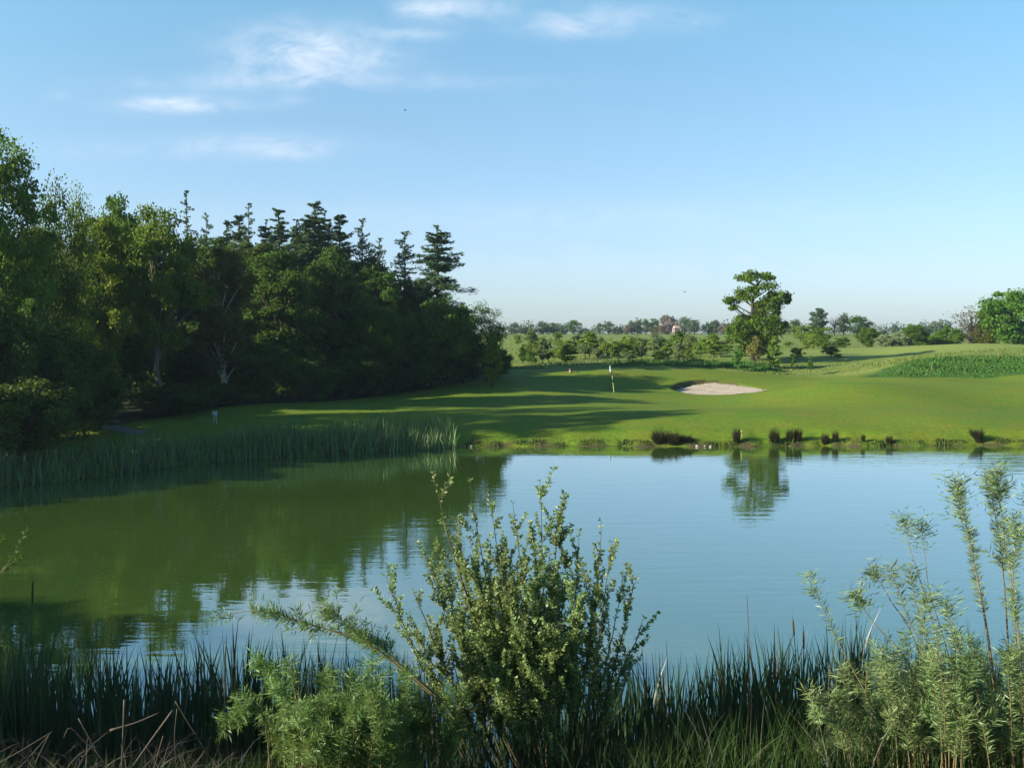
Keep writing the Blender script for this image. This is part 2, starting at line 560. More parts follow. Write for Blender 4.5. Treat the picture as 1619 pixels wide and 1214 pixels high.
ground.data.materials.append(ground_mat())

# bunker sand, a sheet lying on the carved hollow
sx = np.arange(bx0, bx1, 0.18)
sy = np.arange(by0, by1, 0.18)
SX, SY = np.meshgrid(sx, sy)
SB = -poly_sd(SX, SY, BUNKER)
SZ = H(SX, SY) + 0.05 + 0.03 * np.sin(SX * 3 + np.sin(SY * 2) * 2) * np.sin(SY * 4) + 0.22 * sstep(0.3, 2.2, SB) * 0
keep = SB > 0.2
si = np.arange(SX.size).reshape(SX.shape)
q = np.stack([si[:-1, :-1], si[:-1, 1:], si[1:, 1:], si[1:, :-1]], -1).reshape(-1, 4)
q = q[keep.ravel()[q].all(1)]
u, inv = np.unique(q, return_inverse=True)
M["sand"] = plain_mat("bunker_sand", (0.29, 0.245, 0.185), (0.40, 0.335, 0.25), 3.0, 0.95, 0.1, (1, 1, 1), 0.05)
sand = build("bunker_sand", np.stack([SX, SY, SZ], -1).reshape(-1, 3)[u], inv.reshape(-1, 4), M["sand"], None, True)
tag(sand, "pale pink sand bunker cut into the slope beyond the flagstick", "sand bunker", kind="structure")

# gravel path coming out of the wood
M["gravel"] = plain_mat("path_gravel", (0.12, 0.105, 0.085), (0.2, 0.18, 0.15), 12, 0.95, 0.1, (1, 1, 1), 0.02)
pp = np.array([hit(a, b, 40, 90, 1500)[:2] for a, b in [(120, 676), (160, 675), (185, 678), (205, 682), (225, 685)]])
pp = np.vstack([pp[0] + (-6, 1.5), pp])
tt = np.linspace(0, 1, 40)
cx = np.interp(tt, np.linspace(0, 1, len(pp)), pp[:, 0])
cy = np.interp(tt, np.linspace(0, 1, len(pp)), pp[:, 1])
VV = []
for i in range(40):
    for w_ in (-0.7, -0.25, 0.25, 0.7):
        VV.append((cx[i] + 0.1 * math.sin(i), cy[i] + w_ + 0.08 * math.sin(i * 1.7), 0))
VV = np.array(VV)
VV[:, 2] = H(VV[:, 0], VV[:, 1]) + 0.03
ii = np.arange(160).reshape(40, 4)
pq = np.stack([ii[:-1, :-1], ii[1:, :-1], ii[1:, 1:], ii[:-1, 1:]], -1).reshape(-1, 4)
path = build("path", VV, pq, M["gravel"], None, True)
tag(path, "pale gravel path leaving the shade of the wood", "path", kind="structure")


# ------------------------------------------------------------------ water
def water_mat():
    m, t, out = new_mat("lake_water")
    tc = t.node("ShaderNodeTexCoord")
    P = tc.outputs["Object"]
    b = t.node("ShaderNodeBsdfDiffuse")
    gl = t.node("ShaderNodeBsdfGlossy")
    gl.inputs["Roughness"].default_value = 0.012
    gl.inputs["Color"].default_value = (0.95, 0.98, 1.0, 1)
    fr = t.node("ShaderNodeFresnel")
    fr.inputs["IOR"].default_value = 1.33
    mxs = t.node("ShaderNodeMixShader")
    murk = t.noise(P, 0.12, 3)
    t.link(t.ramp(murk, [(0.3, (0.040, 0.080, 0.013)), (0.7, (0.052, 0.096, 0.018))]), b.inputs["Color"])
    w1 = t.noise(t.mapping(P, (0.35, 1.5, 1)), 1.2, 2, 0.5, 0.3)
    w2 = t.noise(t.mapping(P, (0.8, 3.0, 1)), 2.0, 2, 0.5)
    hgt = t.math("ADD", w1, t.math("MULTIPLY", w2, 0.3))
    sx_ = t.node("ShaderNodeSeparateXYZ")
    t.link(P, sx_.inputs[0])
    # breeze on the far water
    breeze = t.math("MULTIPLY", t.math("MULTIPLY_ADD", sx_.outputs[1], 1 / 8.0, -44 / 8.0, clamp=True), t.math("MULTIPLY_ADD", sx_.outputs[0], 1 / 10.0, -0.8, clamp=True))
    patch = t.ramp(t.noise(t.mapping(P, (0.04, 0.12, 1)), 1.0, 2), [(0.42, 0.25), (0.62, 1.0)])
    amp = t.math("MULTIPLY_ADD", t.math("MULTIPLY", breeze, patch), 0.018, t.math("MULTIPLY_ADD", patch, 0.005, 0.002))
    bp = t.node("ShaderNodeBump")
    bp.inputs["Strength"].default_value = 1.0
    t.link(amp, bp.inputs["Distance"])
    t.link(hgt, bp.inputs["Height"])
    for nd in (gl, fr):
        t.link(bp.outputs[0], nd.inputs["Normal"])
    t.link(t.math("POWER", fr.outputs[0], 0.46), mxs.inputs[0])
    t.link(b.outputs[0], mxs.inputs[1])
    t.link(gl.outputs[0], mxs.inputs[2])
    t.link(mxs.outputs[0], out.inputs[0])
    return m


wx = np.linspace(-40, 75, 24)
wy = np.linspace(11.9, 57.5, 10)
WX, WY = np.meshgrid(wx, wy)
wi = np.arange(WX.size).reshape(WX.shape)
wq = np.stack([wi[:-1, :-1], wi[:-1, 1:], wi[1:, 1:], wi[1:, :-1]], -1).reshape(-1, 4)
water = build("water", np.stack([WX, WY, WX * 0], -1).reshape(-1, 3), wq, water_mat(), None, True)
water["kind"] = "structure"

# ------------------------------------------------------------------ trees


def crown_leaves(clumps, per, size, updir=0.35):
    """clumps: list of (centre, radii); returns leaf quads filling them unevenly"""
    Cs, Ns = [], []
    for c, r in clumps:
        n = int(per * RNG.uniform(0.7, 1.3))
        g = rand_dirs(n) * (RNG.uniform(0.15, 1.0, (n, 1)) ** 0.5)
        g *= 1 + 0.25 * RNG.normal(size=(n, 1))
        Cs.append(np.asarray(c) + g * np.asarray(r))
        Ns.append(g)
    C = np.concatenate(Cs)
    g = np.concatenate(Ns)
    N = nrm(rand_dirs(len(C)) * 0.9 + g * 0.5 + np.array([0, 0, updir]))
    D = rand_dirs(len(C)) + np.array([0, 0, -0.25])
    L = size * RNG.uniform(0.6, 1.35, len(C))
    return leaves(C, D, N, L, L * RNG.uniform(0.45, 0.75, len(C)))


def limb(a, b, r0, r1, sag=0.15, n=6, jit=0.05):
    a, b = np.asarray(a, float), np.asarray(b, float)
    t = np.linspace(0, 1, n)[:, None]
    L = np.linalg.norm(b - a)
    mid = (a + b) / 2 + np.array([0, 0, -sag * L]) + RNG.normal(size=3) * jit * L
    P = (1 - t) ** 2 * a + 2 * t * (1 - t) * mid + t ** 2 * b
    return tube(P, np.linspace(r0, r1, n), 5)


def broadleaf_parts(h, w, trunk_frac=0.22, nclump=90, per=150, size=0.24, shape="round", tr=0.028, low=0.0, clr=0.14, nlimb=26, hollow=0.35):
    """returns (trunk acc, crown V,Q) for a tree of height h, crown width w, base at the origin"""
    zc0 = h * trunk_frac
    ch = h - zc0
    clumps = []
    for _ in range(nclump):
        d = rand_dirs(1)[0]
        rr = RNG.uniform(hollow, 1.0) ** 0.6
        z = d[2] * rr
        if shape == "round":
            k = 1.0
        elif shape == "oval":
            k = 0.85
        elif shape == "spread":
            k = 1.1 if z > -0.2 else 0.75
        elif shape == "column":
            k = 1.0 - 0.35 * z
        elif shape == "bush":
            k = 1.0 if z < 0.2 else 0.85
        else:
            k = 1.0
        lump = 1 + 0.22 * math.sin(3 * math.atan2(d[1], d[0]) + 5 * d[2]) + RNG.normal() * 0.07
        c = np.array([d[0] * rr * w / 2 * k * lump * 0.86, d[1] * rr * w / 2 * k * lump * 0.86, zc0 + ch * 0.5 + z * ch * 0.46 * (0.9 + 0.1 * lump)])
        cr = w * clr * RNG.uniform(0.6, 1.25)
        clumps.append((c, (cr, cr, cr * 0.72)))
    tk = Acc()
    r0 = h * tr
    P = np.array([(0, 0, -0.6), (0, 0, 0), (0.02 * h * RNG.normal(), 0.02 * h * RNG.normal(), zc0), (0.03 * h * RNG.normal(), 0.03 * h * RNG.normal(), zc0 + ch * 0.4),
                  (0.03 * h * RNG.normal(), 0.03 * h * RNG.normal(), zc0 + ch * 0.8)])
    tk.add(*tube(P, [r0 * 1.5, r0 * 1.2, r0 * 0.85, r0 * 0.5, r0 * 0.12], 8))
    for c, r in clumps[:nlimb]:
        s = min(0.95, max(0.0, (c[2] - zc0) / ch * 0.75 - 0.1))
        z0 = zc0 * 0.9 + s * ch * 0.8
        a = np.array([np.interp(z0, P[:, 2], P[:, 0]), np.interp(z0, P[:, 2], P[:, 1]), z0])
        tk.add(*limb(a, c, r0 * 0.45 * (1 - s * 0.6), r0 * 0.06, -0.05))
    return tk, crown_leaves(clumps, per, size), clumps


def conifer_parts(h, w, bare=0.3, nb=70, per=60, size=0.4, ragged=0.5, droop=0.15, tr=0.014):
    tk = Acc()
    r0 = h * tr
    bx, by = RNG.normal(size=2) * 0.015 * h
    tk.add(*tube(np.array([(0, 0, -0.6), (0, 0, 0), (bx, by, h * 0.5), (bx * 1.3, by * 1.2, h * 0.99)]), [r0 * 1.4, r0 * 1.1, r0 * 0.6, r0 * 0.08], 7))
    C, N, D, L = [], [], [], []
    # branches gather in loose irregular tiers
    tiers = np.sort((np.arange(16) + RNG.uniform(0, 1.6, 16)) / 17)
    tl = RNG.uniform(1 - ragged, 1.1, 16)
    for i in range(nb):
        k = RNG.integers(16)
        g = np.clip(tiers[k] + RNG.normal() * 0.07, 0, 0.99) ** 0.9
        f = bare + (1 - bare) * g
        z = h * f
        span = (w / 2 * (1 - g) ** 0.55 + w * 0.08) * tl[k]
        az = RNG.uniform(0, 6.28)
        bl = span * RNG.uniform(0.35, 1.2)
        d = np.array([math.cos(az), math.sin(az), 0])
        side = np.cross(d, [0, 0, 1])
        t = np.linspace(0, 1, 6)
        rise = 0.6 * (g - 0.4) + RNG.normal() * 0.16
        P = np.array([bx * f, by * f, z]) + d * bl * t[:, None] + side * (RNG.normal() * 0.12 * bl) * (t ** 2)[:, None]
        P = P + np.array([0, 0, 1]) * (bl * (rise * t - droop * t ** 2 * 1.3 + 0.9 * droop * t ** 4))[:, None]
        tk.add(*tube(P, np.linspace(r0 * 0.2, r0 * 0.03, 6), 4))
        n = max(8, int(per * bl / (w / 2)))
        s = RNG.uniform(0.15, 1.08, n) ** 0.8
        c = np.stack([np.interp(s, t, P[:, j]) for j in range(3)], 1)
        lat = RNG.normal(size=(n, 1)) * 0.17 * bl * (0.4 + 0.6 * (1 - np.clip(s, 0, 1)[:, None]))
        c = c + side * lat + RNG.normal(size=(n, 3)) * np.array([0.05, 0.05, 0.07]) * bl + np.array([0, 0, -0.03 * bl])
        C.append(c)
        D.append(np.sign(lat) * side * 0.7 + d * 0.8 + RNG.normal(size=(n, 3)) * 0.5 + np.array([0, 0, 0.05]))
        N.append(np.array([0, 0, 0.8]) + RNG.normal(size=(n, 3)) * 0.6)
        L.append(size * RNG.uniform(0.6, 1.4, n))
    n = 30
    C.append(np.array([bx * 1.25, by * 1.2, h * 0.955]) + RNG.normal(size=(n, 3)) * np.array([0.05, 0.05, 0.28]) * w * 0.2)
    D.append(RNG.normal(size=(n, 3)) + np.array([0, 0, 0.8]))
    N.append(RNG.normal(size=(n, 3)))
    L.append(np.full(n, size * 0.8))
    C, N, D, L = (np.concatenate(a) for a in (C, N, D, L))
    return tk, leaves(C, D, N, L, L * 0.26)


PROTO = {}


def add_proto(key, parts, h, w, trunk_m="bark", crown_m="midgreen", two=None):
    tk, (cv, cq) = parts[0], parts[1]
    V, Qd, Mi = tk.get()
    tm = build("trunk", V, Qd, M[trunk_m], None, True)
    cm = build("crown", cv, cq, M[crown_m], None, False)
    me_t, me_c = tm.data, cm.data
    bpy.data.objects.remove(tm)
    bpy.data.objects.remove(cm)
    PROTO[key] = (me_t, me_c, h, w)


add_proto("big", broadleaf_parts(15, 11, 0.04, 180, 330, 0.2, "oval", 0.022, nlimb=40, clr=0.08), 15, 11)
add_proto("round", broadleaf_parts(14, 9, 0.14, 120, 260, 0.27, "round", nlimb=30, clr=0.095), 14, 9)
add_proto("oval", broadleaf_parts(14, 7.5, 0.14, 120, 230, 0.26, "oval", 0.022, nlimb=34, clr=0.1), 14, 7.5)
add_proto("spread", broadleaf_parts(13, 10, 0.2, 120, 260, 0.26, "spread", 0.024, nlimb=40, clr=0.09), 13, 10)
add_proto("thin", broadleaf_parts(12, 7, 0.2, 90, 110, 0.2, "oval", 0.016, nlimb=36, clr=0.13), 12, 7)
add_proto("bush", broadleaf_parts(7, 8, 0.02, 110, 240, 0.23, "bush", 0.022, nlimb=24, clr=0.095), 7, 8)
add_proto("bush_b", broadleaf_parts(7, 7, 0.03, 100, 240, 0.23, "round", 0.022, nlimb=24, clr=0.1), 7, 7)
add_proto("poplar", broadleaf_parts(5, 1.6, 0.06, 60, 60, 0.24, "column", 0.015, nlimb=10, clr=0.2), 5, 1.6)
add_proto("sapling", broadleaf_parts(4, 2.4, 0.1, 26, 75, 0.2, "oval", 0.014, nlimb=26, clr=0.17, hollow=0.1), 4, 2.4)
add_proto("sapling_b", broadleaf_parts(4, 3.2, 0.05, 32, 85, 0.22, "bush", 0.014, nlimb=24, clr=0.15, hollow=0.1), 4, 3.2)
add_proto("far", broadleaf_parts(9, 7, 0.06, 50, 36, 0.6, "round", 0.025, nlimb=8, clr=0.18), 9, 7)
add_proto("far_b", broadleaf_parts(9, 6, 0.06, 50, 36, 0.55, "bush", 0.025, nlimb=8, clr=0.18), 9, 6)
add_proto("far_c", broadleaf_parts(9, 8, 0.05, 60, 34, 0.6, "spread", 0.025, nlimb=8, clr=0.16), 9, 8)
add_proto("bare", broadleaf_parts(9, 8, 0.15, 60, 10, 0.3, "round", 0.02, nlimb=60, clr=0.12), 9, 8)
add_proto("larch", conifer_parts(18, 5.6, 0.25, 100, 95, 0.36, 0.6, 0.1), 18, 5.6, "bark", "needle")
add_proto("larch_b", conifer_parts(18, 5.4, 0.25, 130, 110, 0.36, 0.55, 0.14), 18, 5.4, "bark", "needle")
add_proto("fir_b", conifer_parts(18, 4.8, 0.2, 240, 170, 0.38, 0.45, 0.2), 18, 4.8, "bark", "needle")
add_proto("pine", conifer_parts(18, 5.2, 0.25, 200, 150, 0.38, 0.5, 0.2), 18, 5.2, "bark", "needle")
add_proto("fir", conifer_parts(18, 4.8, 0.2, 260, 170, 0.38, 0.4, 0.18), 18, 4.8, "bark", "needle")


def tree(kind, px, top, wpx, D, crown, name, label, cat="tree", group=None, trunk=None, base=None, rz=None, dz=0.0):
    p = at(px, top, D)
    if base is not None:
        z0 = at(px, base, D)[2]
    else:
        z0 = float(H(p[0], p[1]))
    mt, mc, ph, pw = PROTO[kind]
    hh = p[2] - z0
    ww = wpx / F * D
    sz = hh / (ph * 0.985)
    sxy = ww / pw
    e = thing(name, label, cat, (p[0], p[1], z0 + dz), RNG.uniform(0, 6.28) if rz is None else rz, group)
    e.scale = (sxy, sxy, sz)
    for nm, me, mat in (("trunk", mt, trunk), ("crown", mc, crown)):
        o = bpy.data.objects.new(nm, me)
        COL.objects.link(o)
        o.parent = e
        if mat:
            o.material_slots[0].link = "OBJECT"
            o.material_slots[0].material = M[mat]
    return e


# --- the wood on the far bank
W = "trees along the front of the wood"
tree("big", -25, 190, 270, 50, "olive", "broadleaf_tree", "tallest olive-green broadleaf tree, at the near end of the wood", group=W)
tree("thin", 78, 282, 120, 54, "darkgreen", "broadleaf_tree", "dark twiggy thin-crowned tree leaning out from the tallest olive tree", group=W)
tree("thin", 116, 296, 90, 56, "olive", "broadleaf_tree", "pale feathery thin tree just before the rounded green crown", group=W)
tree("round", 182, 302, 130, 74, "midgreen", "broadleaf_tree", "rounded deep green crown rising highest behind the yellow-green tree", group=W)
tree("oval", 152, 336, 130, 60, "yellowgreen", "broadleaf_tree", "yellow-green sunlit tree in front of the rounded deep green crown", group=W)
tree("spread", 252, 330, 170, 63, "olive", "broadleaf_tree", "broad fresh green tree with pale forked trunk showing below its crown", group=W, trunk="grey_bark")
tree("oval", 352, 386, 130, 66, "reddish", "broadleaf_tree", "thin reddish-olive tree with a pale birch-like trunk", group=W, trunk="pale_bark")
tree("oval", 440, 392, 140, 73, "darkgreen", "broadleaf_tree", "dark broadleaf tree under the cluster of ragged conifers", group=W)
tree("round", 525, 384, 140, 77, "darkgreen", "broadleaf_tree", "dark rounded tree behind the low lit bushy tree", group=W)
tree("bush_b", 590, 468, 120, 78, "midgreen", "broadleaf_tree", "low bushy tree with sunlit top before the pale conifer stems", group=W)
tree("bush_b", 700, 466, 135, 81, "midgreen", "broadleaf_tree", "low round bright-topped tree beneath the layered lone conifer", group=W)
tree("thin", 768, 478, 85, 84, "darkgreen", "broadleaf_tree", "loose airy tree ending the wood beside the far meadow", group=W)
tree("bush", 785, 545, 60, 86, "darkgreen", "broadleaf_tree", "squat dark bush at the foot of the airy end tree", "bush", group=W)
tree("poplar", 778, 520, 30, 80, "yellowgreen", "sapling", "narrow yellow-green sapling standing before the dark end of the wood")
ub = "dark shrubs under the wood's edge"
for (px, top, w, D) in [(-50, 440, 200, 45), (30, 470, 150, 47), (85, 500, 150, 49), (135, 560, 150, 52), (270, 605, 150, 60), (335, 600, 130, 64), (405, 535, 150, 68), (480, 555, 130, 72), (560, 540, 130, 76),
                        (640, 528, 130, 79), (730, 528, 110, 83), (30, 590, 190, 43)]:
    tree(random.choice(["bush", "bush_b"]), px, top, w, D, "darkgreen", "woodland_shrub", "dark leafy shrub in the shade under the edge of the wood", "shrub", ub)
for (px, top, w, D) in [(170, 500, 160, 66), (240, 490, 160, 72), (310, 490, 150, 74), (380, 500, 150, 78), (450, 500, 150, 82), (530, 500, 150, 84), (610, 510, 140, 86), (90, 520, 170, 58), (680, 520, 130, 88), (20, 500, 200, 54)]:
    tree(random.choice(["bush", "bush_b"]), px, top, w, D, "darkgreen", "woodland_shrub", "dark leafy shrub in the shade under the edge of the wood", "shrub", ub)
wf = "trees deep in the wood"
for (px, top, w, D) in [(60, 350, 170, 62), (150, 385, 150, 76), (230, 365, 150, 82), (320, 385, 150, 84), (400, 378, 150, 86), (480, 370, 160, 90), (560, 388, 150, 92), (350, 372, 140, 82), (600, 425, 120, 88), (660, 440, 120, 92), (640, 450, 120, 92), (700, 480, 110, 94),
                        (0, 380, 170, 78)]:
    tree(random.choice(["round", "oval"]), px, top, w, D, "darkgreen", "woodland_tree", "shaded dark broadleaf tree deep inside the wood", "tree", wf)
cg = "conifers standing above the wood"
CON = [("larch", 298, 306, 62, 84, "sparse spiky conifer, first to show above the green crowns"),
       ("larch_b", 327, 342, 48, 86, "short narrow conifer beside the sparse spiky one"),
       ("fir", 352, 356, 56, 85, "low dense conifer between the short narrow one and the bent-topped one"),
       ("fir_b", 374, 346, 60, 87, "flat-topped conifer just before the bare spiky top"),
       ("larch", 396, 326, 58, 82, "thin bare-topped conifer rising over the reddish-olive tree"),
       ("pine", 420, 350, 60, 88, "shaggy conifer filling the gap after the bare-topped one"),
       ("fir", 443, 338, 72, 86, "broad ragged conifer with drooping tip amid the cluster"),
       ("pine", 468, 350, 60, 84, "shorter conifer beside the broadest dense crown"),
       ("fir", 487, 326, 88, 83, "broadest dense conifer, the tallest of the middle cluster"),
       ("pine", 513, 336, 70, 88, "conifer with a lumpy top next to the broadest one"),
       ("fir_b", 541, 345, 76, 84, "dark dense conifer on the falling shoulder of the cluster"),
       ("larch_b", 573, 350, 56, 86, "slim conifer with needle-thin tip closing the dense cluster"),
       ("larch", 604, 380, 64, 84, "thin gappy conifer just past the dense cluster"),
       ("larch_b", 640, 370, 76, 86, "gappy conifer with pale dead lower branches next to the layered one"),
       ("pine", 692, 360, 108, 84, "tall layered conifer with wide tiered branches against open sky")]
for k, px, top, w, D, lab in CON:
    tree(k, px, top, w, D + 6, None, "conifer", lab, "conifer", cg)

for x, y, h_, w_ in [(-31, 37, 7.5, 8), (-37, 43, 7, 9), (-41, 37, 7.5, 9), (-36, 31, 7.5, 8), (-37, 10, 11, 9), (-39, 4, 11, 9)]:
    mt, mc, ph, pw = PROTO["round"]
    e = thing("lakeside_tree", "dark broadleaf tree at the lake's shaded end", "tree", (x, y, float(H(x, y))), random.uniform(0, 6), "trees at the lake's shaded end")
    e.scale = (w_ / pw, w_ / pw, h_ / ph)
    for nm, me in (("trunk", mt), ("crown", mc)):
        o = bpy.data.objects.new(nm, me)
        COL.objects.link(o)
        o.parent = e

# --- lone oak on the rise
D0 = 108.0
tb = at(1196, 570, D0)
zb = float(H(tb[0], tb[1]))


def z6(zx, zy):
    return 1130 + zx * 0.1977, 420 + zy * 0.1977


cl = []
for zx, zy, rx, ry in [(230, 95, 75, 36), (320, 72, 80, 32), (410, 85, 65, 32), (455, 100, 30, 15), (390, 175, 75, 42), (330, 200, 45, 35), (220, 215, 70, 45), (160, 275, 75, 38), (245, 250, 70, 34), (110, 290, 30, 20),
                       (450, 235, 65, 42), (570, 235, 50, 38), (590, 280, 30, 30), (500, 290, 60, 32), (340, 310, 40, 26), (470, 340, 60, 40), (390, 380, 70, 45), (500, 390, 45, 35), (150, 340, 45, 20), (290, 440, 80, 42),
                       (170, 480, 85, 52), (290, 500, 100, 62), (410, 450, 100, 66), (500, 450, 75, 52), (550, 460, 30, 30), (190, 560, 85, 46), (320, 570, 90, 56), (430, 560, 75, 62), (380, 640, 65, 60), (480, 520, 55, 40), (250, 420, 90, 45), (350, 440, 90, 55), (240, 520, 100, 60), (350, 530, 110, 70), (130, 520, 55, 45), (470, 480, 90, 55), (260, 590, 90, 50), (370, 330, 60, 40), (410, 290, 60, 35), (300, 640, 70, 50), (310, 480, 90, 60), (330, 610, 80, 50), (250, 660, 60, 50), (420, 610, 70, 50), (360, 680, 60, 40)]:
    for _ in range(3):
        px, py = z6(zx + RNG.normal() * rx * 0.35, zy + RNG.normal() * ry * 0.3)
        depth = RNG.uniform(-1, 1) * (1.2 + 1.7 * min(1, zy / 500))
        c = at(px, py, D0 + depth) - np.array([tb[0], tb[1], zb])
        s = 0.1977 / F * D0
        cl.append((c, (rx * s * 0.74, rx * s * 0.74, ry * s * 0.88)))
oak = thing("oak_tree", "lone spreading oak with open layered crown on the rise", "tree", (tb[0], tb[1], zb))
build("crown", *crown_leaves(cl, 165, 0.25, 0.5), M["brightgreen"], oak)
tk = Acc()
tp = np.array([at(*z6(x, y), D0) - np.array([tb[0], tb[1], zb]) for x, y in [(310, 770), (305, 640), (300, 520), (300, 380), (305, 270), (330, 180), (345, 100)]])
tp[0][2] = -0.4
tk.add(*tube(tp, [0.32, 0.26, 0.22, 0.17, 0.13, 0.09, 0.03], 8))
for c, r in cl[::2]:
    z0 = np.clip(c[2] - 0.5 * np.hypot(c[0] - tp[3][0], c[1]) - 0.3, 0.8, 8.5)
    a = np.array([np.interp(z0, tp[:, 2], tp[:, i]) for i in range(2)] + [z0])
    tk.add(*limb(a, c, 0.085, 0.02, 0.05))
tk.build("trunk", M["bark"], oak, True)

# --- young trees and bushes beyond the green
yg = "young trees planted in the rough beyond the green"
YOUNG = [("poplar", 826, 545, 9, 108, "midgreen", "dark thin spindle of a sapling nearest the end of the wood"),
         ("sapling_b", 840, 551, 20, 107, "midgreen", "small dense sapling beside the dark thin spindle"),
         ("poplar", 858, 535, 13, 109, "greygreen", "tall wispy grey-green sapling before the pale meadow"),
         ("sapling", 876, 548, 18, 112, "yellowgreen", "low yellow-green sapling next to the wispy grey-green one"),
         ("sapling", 898, 536, 26, 113, "brightgreen", "leafy bright sapling behind the small reddish box"),
         ("sapling", 925, 539, 30, 116, "greygreen", "loose greyish young tree between bright saplings"),
         ("sapling", 945, 545, 20, 110, "greygreen", "thin greyish sapling just before the flag"),
         ("sapling", 960, 530, 22, 110, "brightgreen", "upright bright sapling directly behind the flag"),
         ("sapling_b", 978, 534, 26, 111, "brightgreen", "fuller dark-based young tree beside the flag"),
         ("sapling", 992, 527, 22, 120, "yellowgreen", "tall pale young tree, highest of the row past the flag"),
         ("sapling_b", 1014, 534, 30, 140, "yellowgreen", "rounded yellowish bush-like young tree behind the tall pale one"),
         ("sapling_b", 1053, 545, 22, 125, "brightgreen", "small rounded green bush amid tall meadow grass"),
         ("sapling", 1076, 529, 20, 140, "yellowgreen", "slim yellowish young tree beneath the distant house"),
         ("sapling", 1091, 540, 24, 128, "greygreen", "pale wispy young tree midway to the oak"),
         ("sapling_b", 1112, 543, 26, 132, "yellowgreen", "low spreading yellowish bush midway to the oak"),
         ("sapling_b", 1130, 551, 24, 122, "midgreen", "small low bush close before the oak's spread"),
         ("poplar", 1143, 540, 14, 135, "ochre", "thin ochre sapling on the meadow side of the oak"),
         ("sapling", 1196, 524, 26, 104, "ochre", "ochre-leaved young tree in front of the oak's trunk"),
         ("poplar", 1224, 532, 15, 104, "yellowgreen", "narrow yellow-green sapling on the sunless side of the oak"),
         ("sapling_b", 1167, 548, 14, 101, "midgreen", "small dark bush in the grass before the oak"),
         ("sapling", 1254, 556, 10, 104, "midgreen", "tiny sapling in the rough past the oak"),
         ("sapling", 1282, 557, 9, 100, "midgreen", "tiny twiggy sapling below the leaning shrub")]
for k, px, top, w, D, mt, lab in YOUNG:
    mt = {"brightgreen": "young", "yellowgreen": "young", "greygreen": "younggrey"}.get(mt, mt)
    tree(k, px, top, w * 1.3, D - (1 if D < 118 and px < 1000 else 3), mt, "young_tree", lab, "young tree", yg)
SCR = [(RNG.uniform(815, 1190) if k < 52 else RNG.uniform(1235, 1345), RNG.uniform(104, 165)) for k in range(66)]
for px, D in SCR:
    x_ = (px - 809.5) / F * D
    hgt = RNG.uniform(0.7, 2.9)
    top = 535 - (float(H(x_, D)) + hgt - CH) * F / D
    tree(random.choice(["sapling", "sapling_b", "sapling_b", "poplar"]), px, top, RNG.uniform(14, 30) * 115 / D * (0.6 + hgt * 0.25), D, random.choice(["young", "younggrey", "young", "olive"]), "scrub_sapling", "low scrubby sapling scattered in the rough meadow past the green", "sapling", "scrub scattered over the rough meadow")
tree("bare", 1035, 509, 26, 150, "reddish", "bare_tree", "spindly half-bare tree standing alone in the far meadow", "tree", trunk="grey_bark")
hg = "hedgerow trees around the second fairway"
MID = [("sapling_b", 1294, 512, 34, 150, "olive", "leaning olive shrub with grey stems on the meadow edge"),
       ("sapling_b", 1332, 531, 24, 145, "midgreen", "short round shrub between the leaning shrub and bright tree"),
       ("sapling_b", 1266, 511, 28, 190, "yellowgreen", "pale spreading tree just past the oak"),
       ("bush_b", 1374, 516, 30, 150, "brightgreen", "bright fresh green tree at the corner of the second fairway"),
       ("bush", 1398, 527, 26, 142, "hawthorn", "smaller hawthorn in white bloom beside the bright tree"),
       ("bush", 1422, 523, 34, 142, "hawthorn", "larger hawthorn in white bloom on the fairway edge"),
       ("bush_b", 1446, 510, 36, 146, "midgreen", "dark-leaved bushy tree next to the blooming hawthorns"),
       ("bush", 1476, 526, 34, 150, "olive", "low olive bush below the bluish far tree"),
       ("bush", 1503, 514, 40, 152, "olive", "broad olive bush at the foot of the half-bare tree"),
       ("bare", 1536, 479, 62, 150, "reddish", "half-bare gnarled tree with dark leaning trunk"),
       ("bush", 1558, 506, 44, 156, "yellowgreen", "yellow-green bush filling beneath the gnarled tree"),
       ("round", 1580, 474, 30, 166, "darkgreen", "dark crown peeping behind the big bright tree"),
       ("bush_b", 1610, 453, 100, 148, "brightgreen", "big bright green tree cut by the picture's edge")]
for k, px, top, w, D, mt, lab in MID:
    tree(k, px, top, w * 1.3, D, mt, "hedgerow_tree", lab, "tree", hg, trunk="bark")

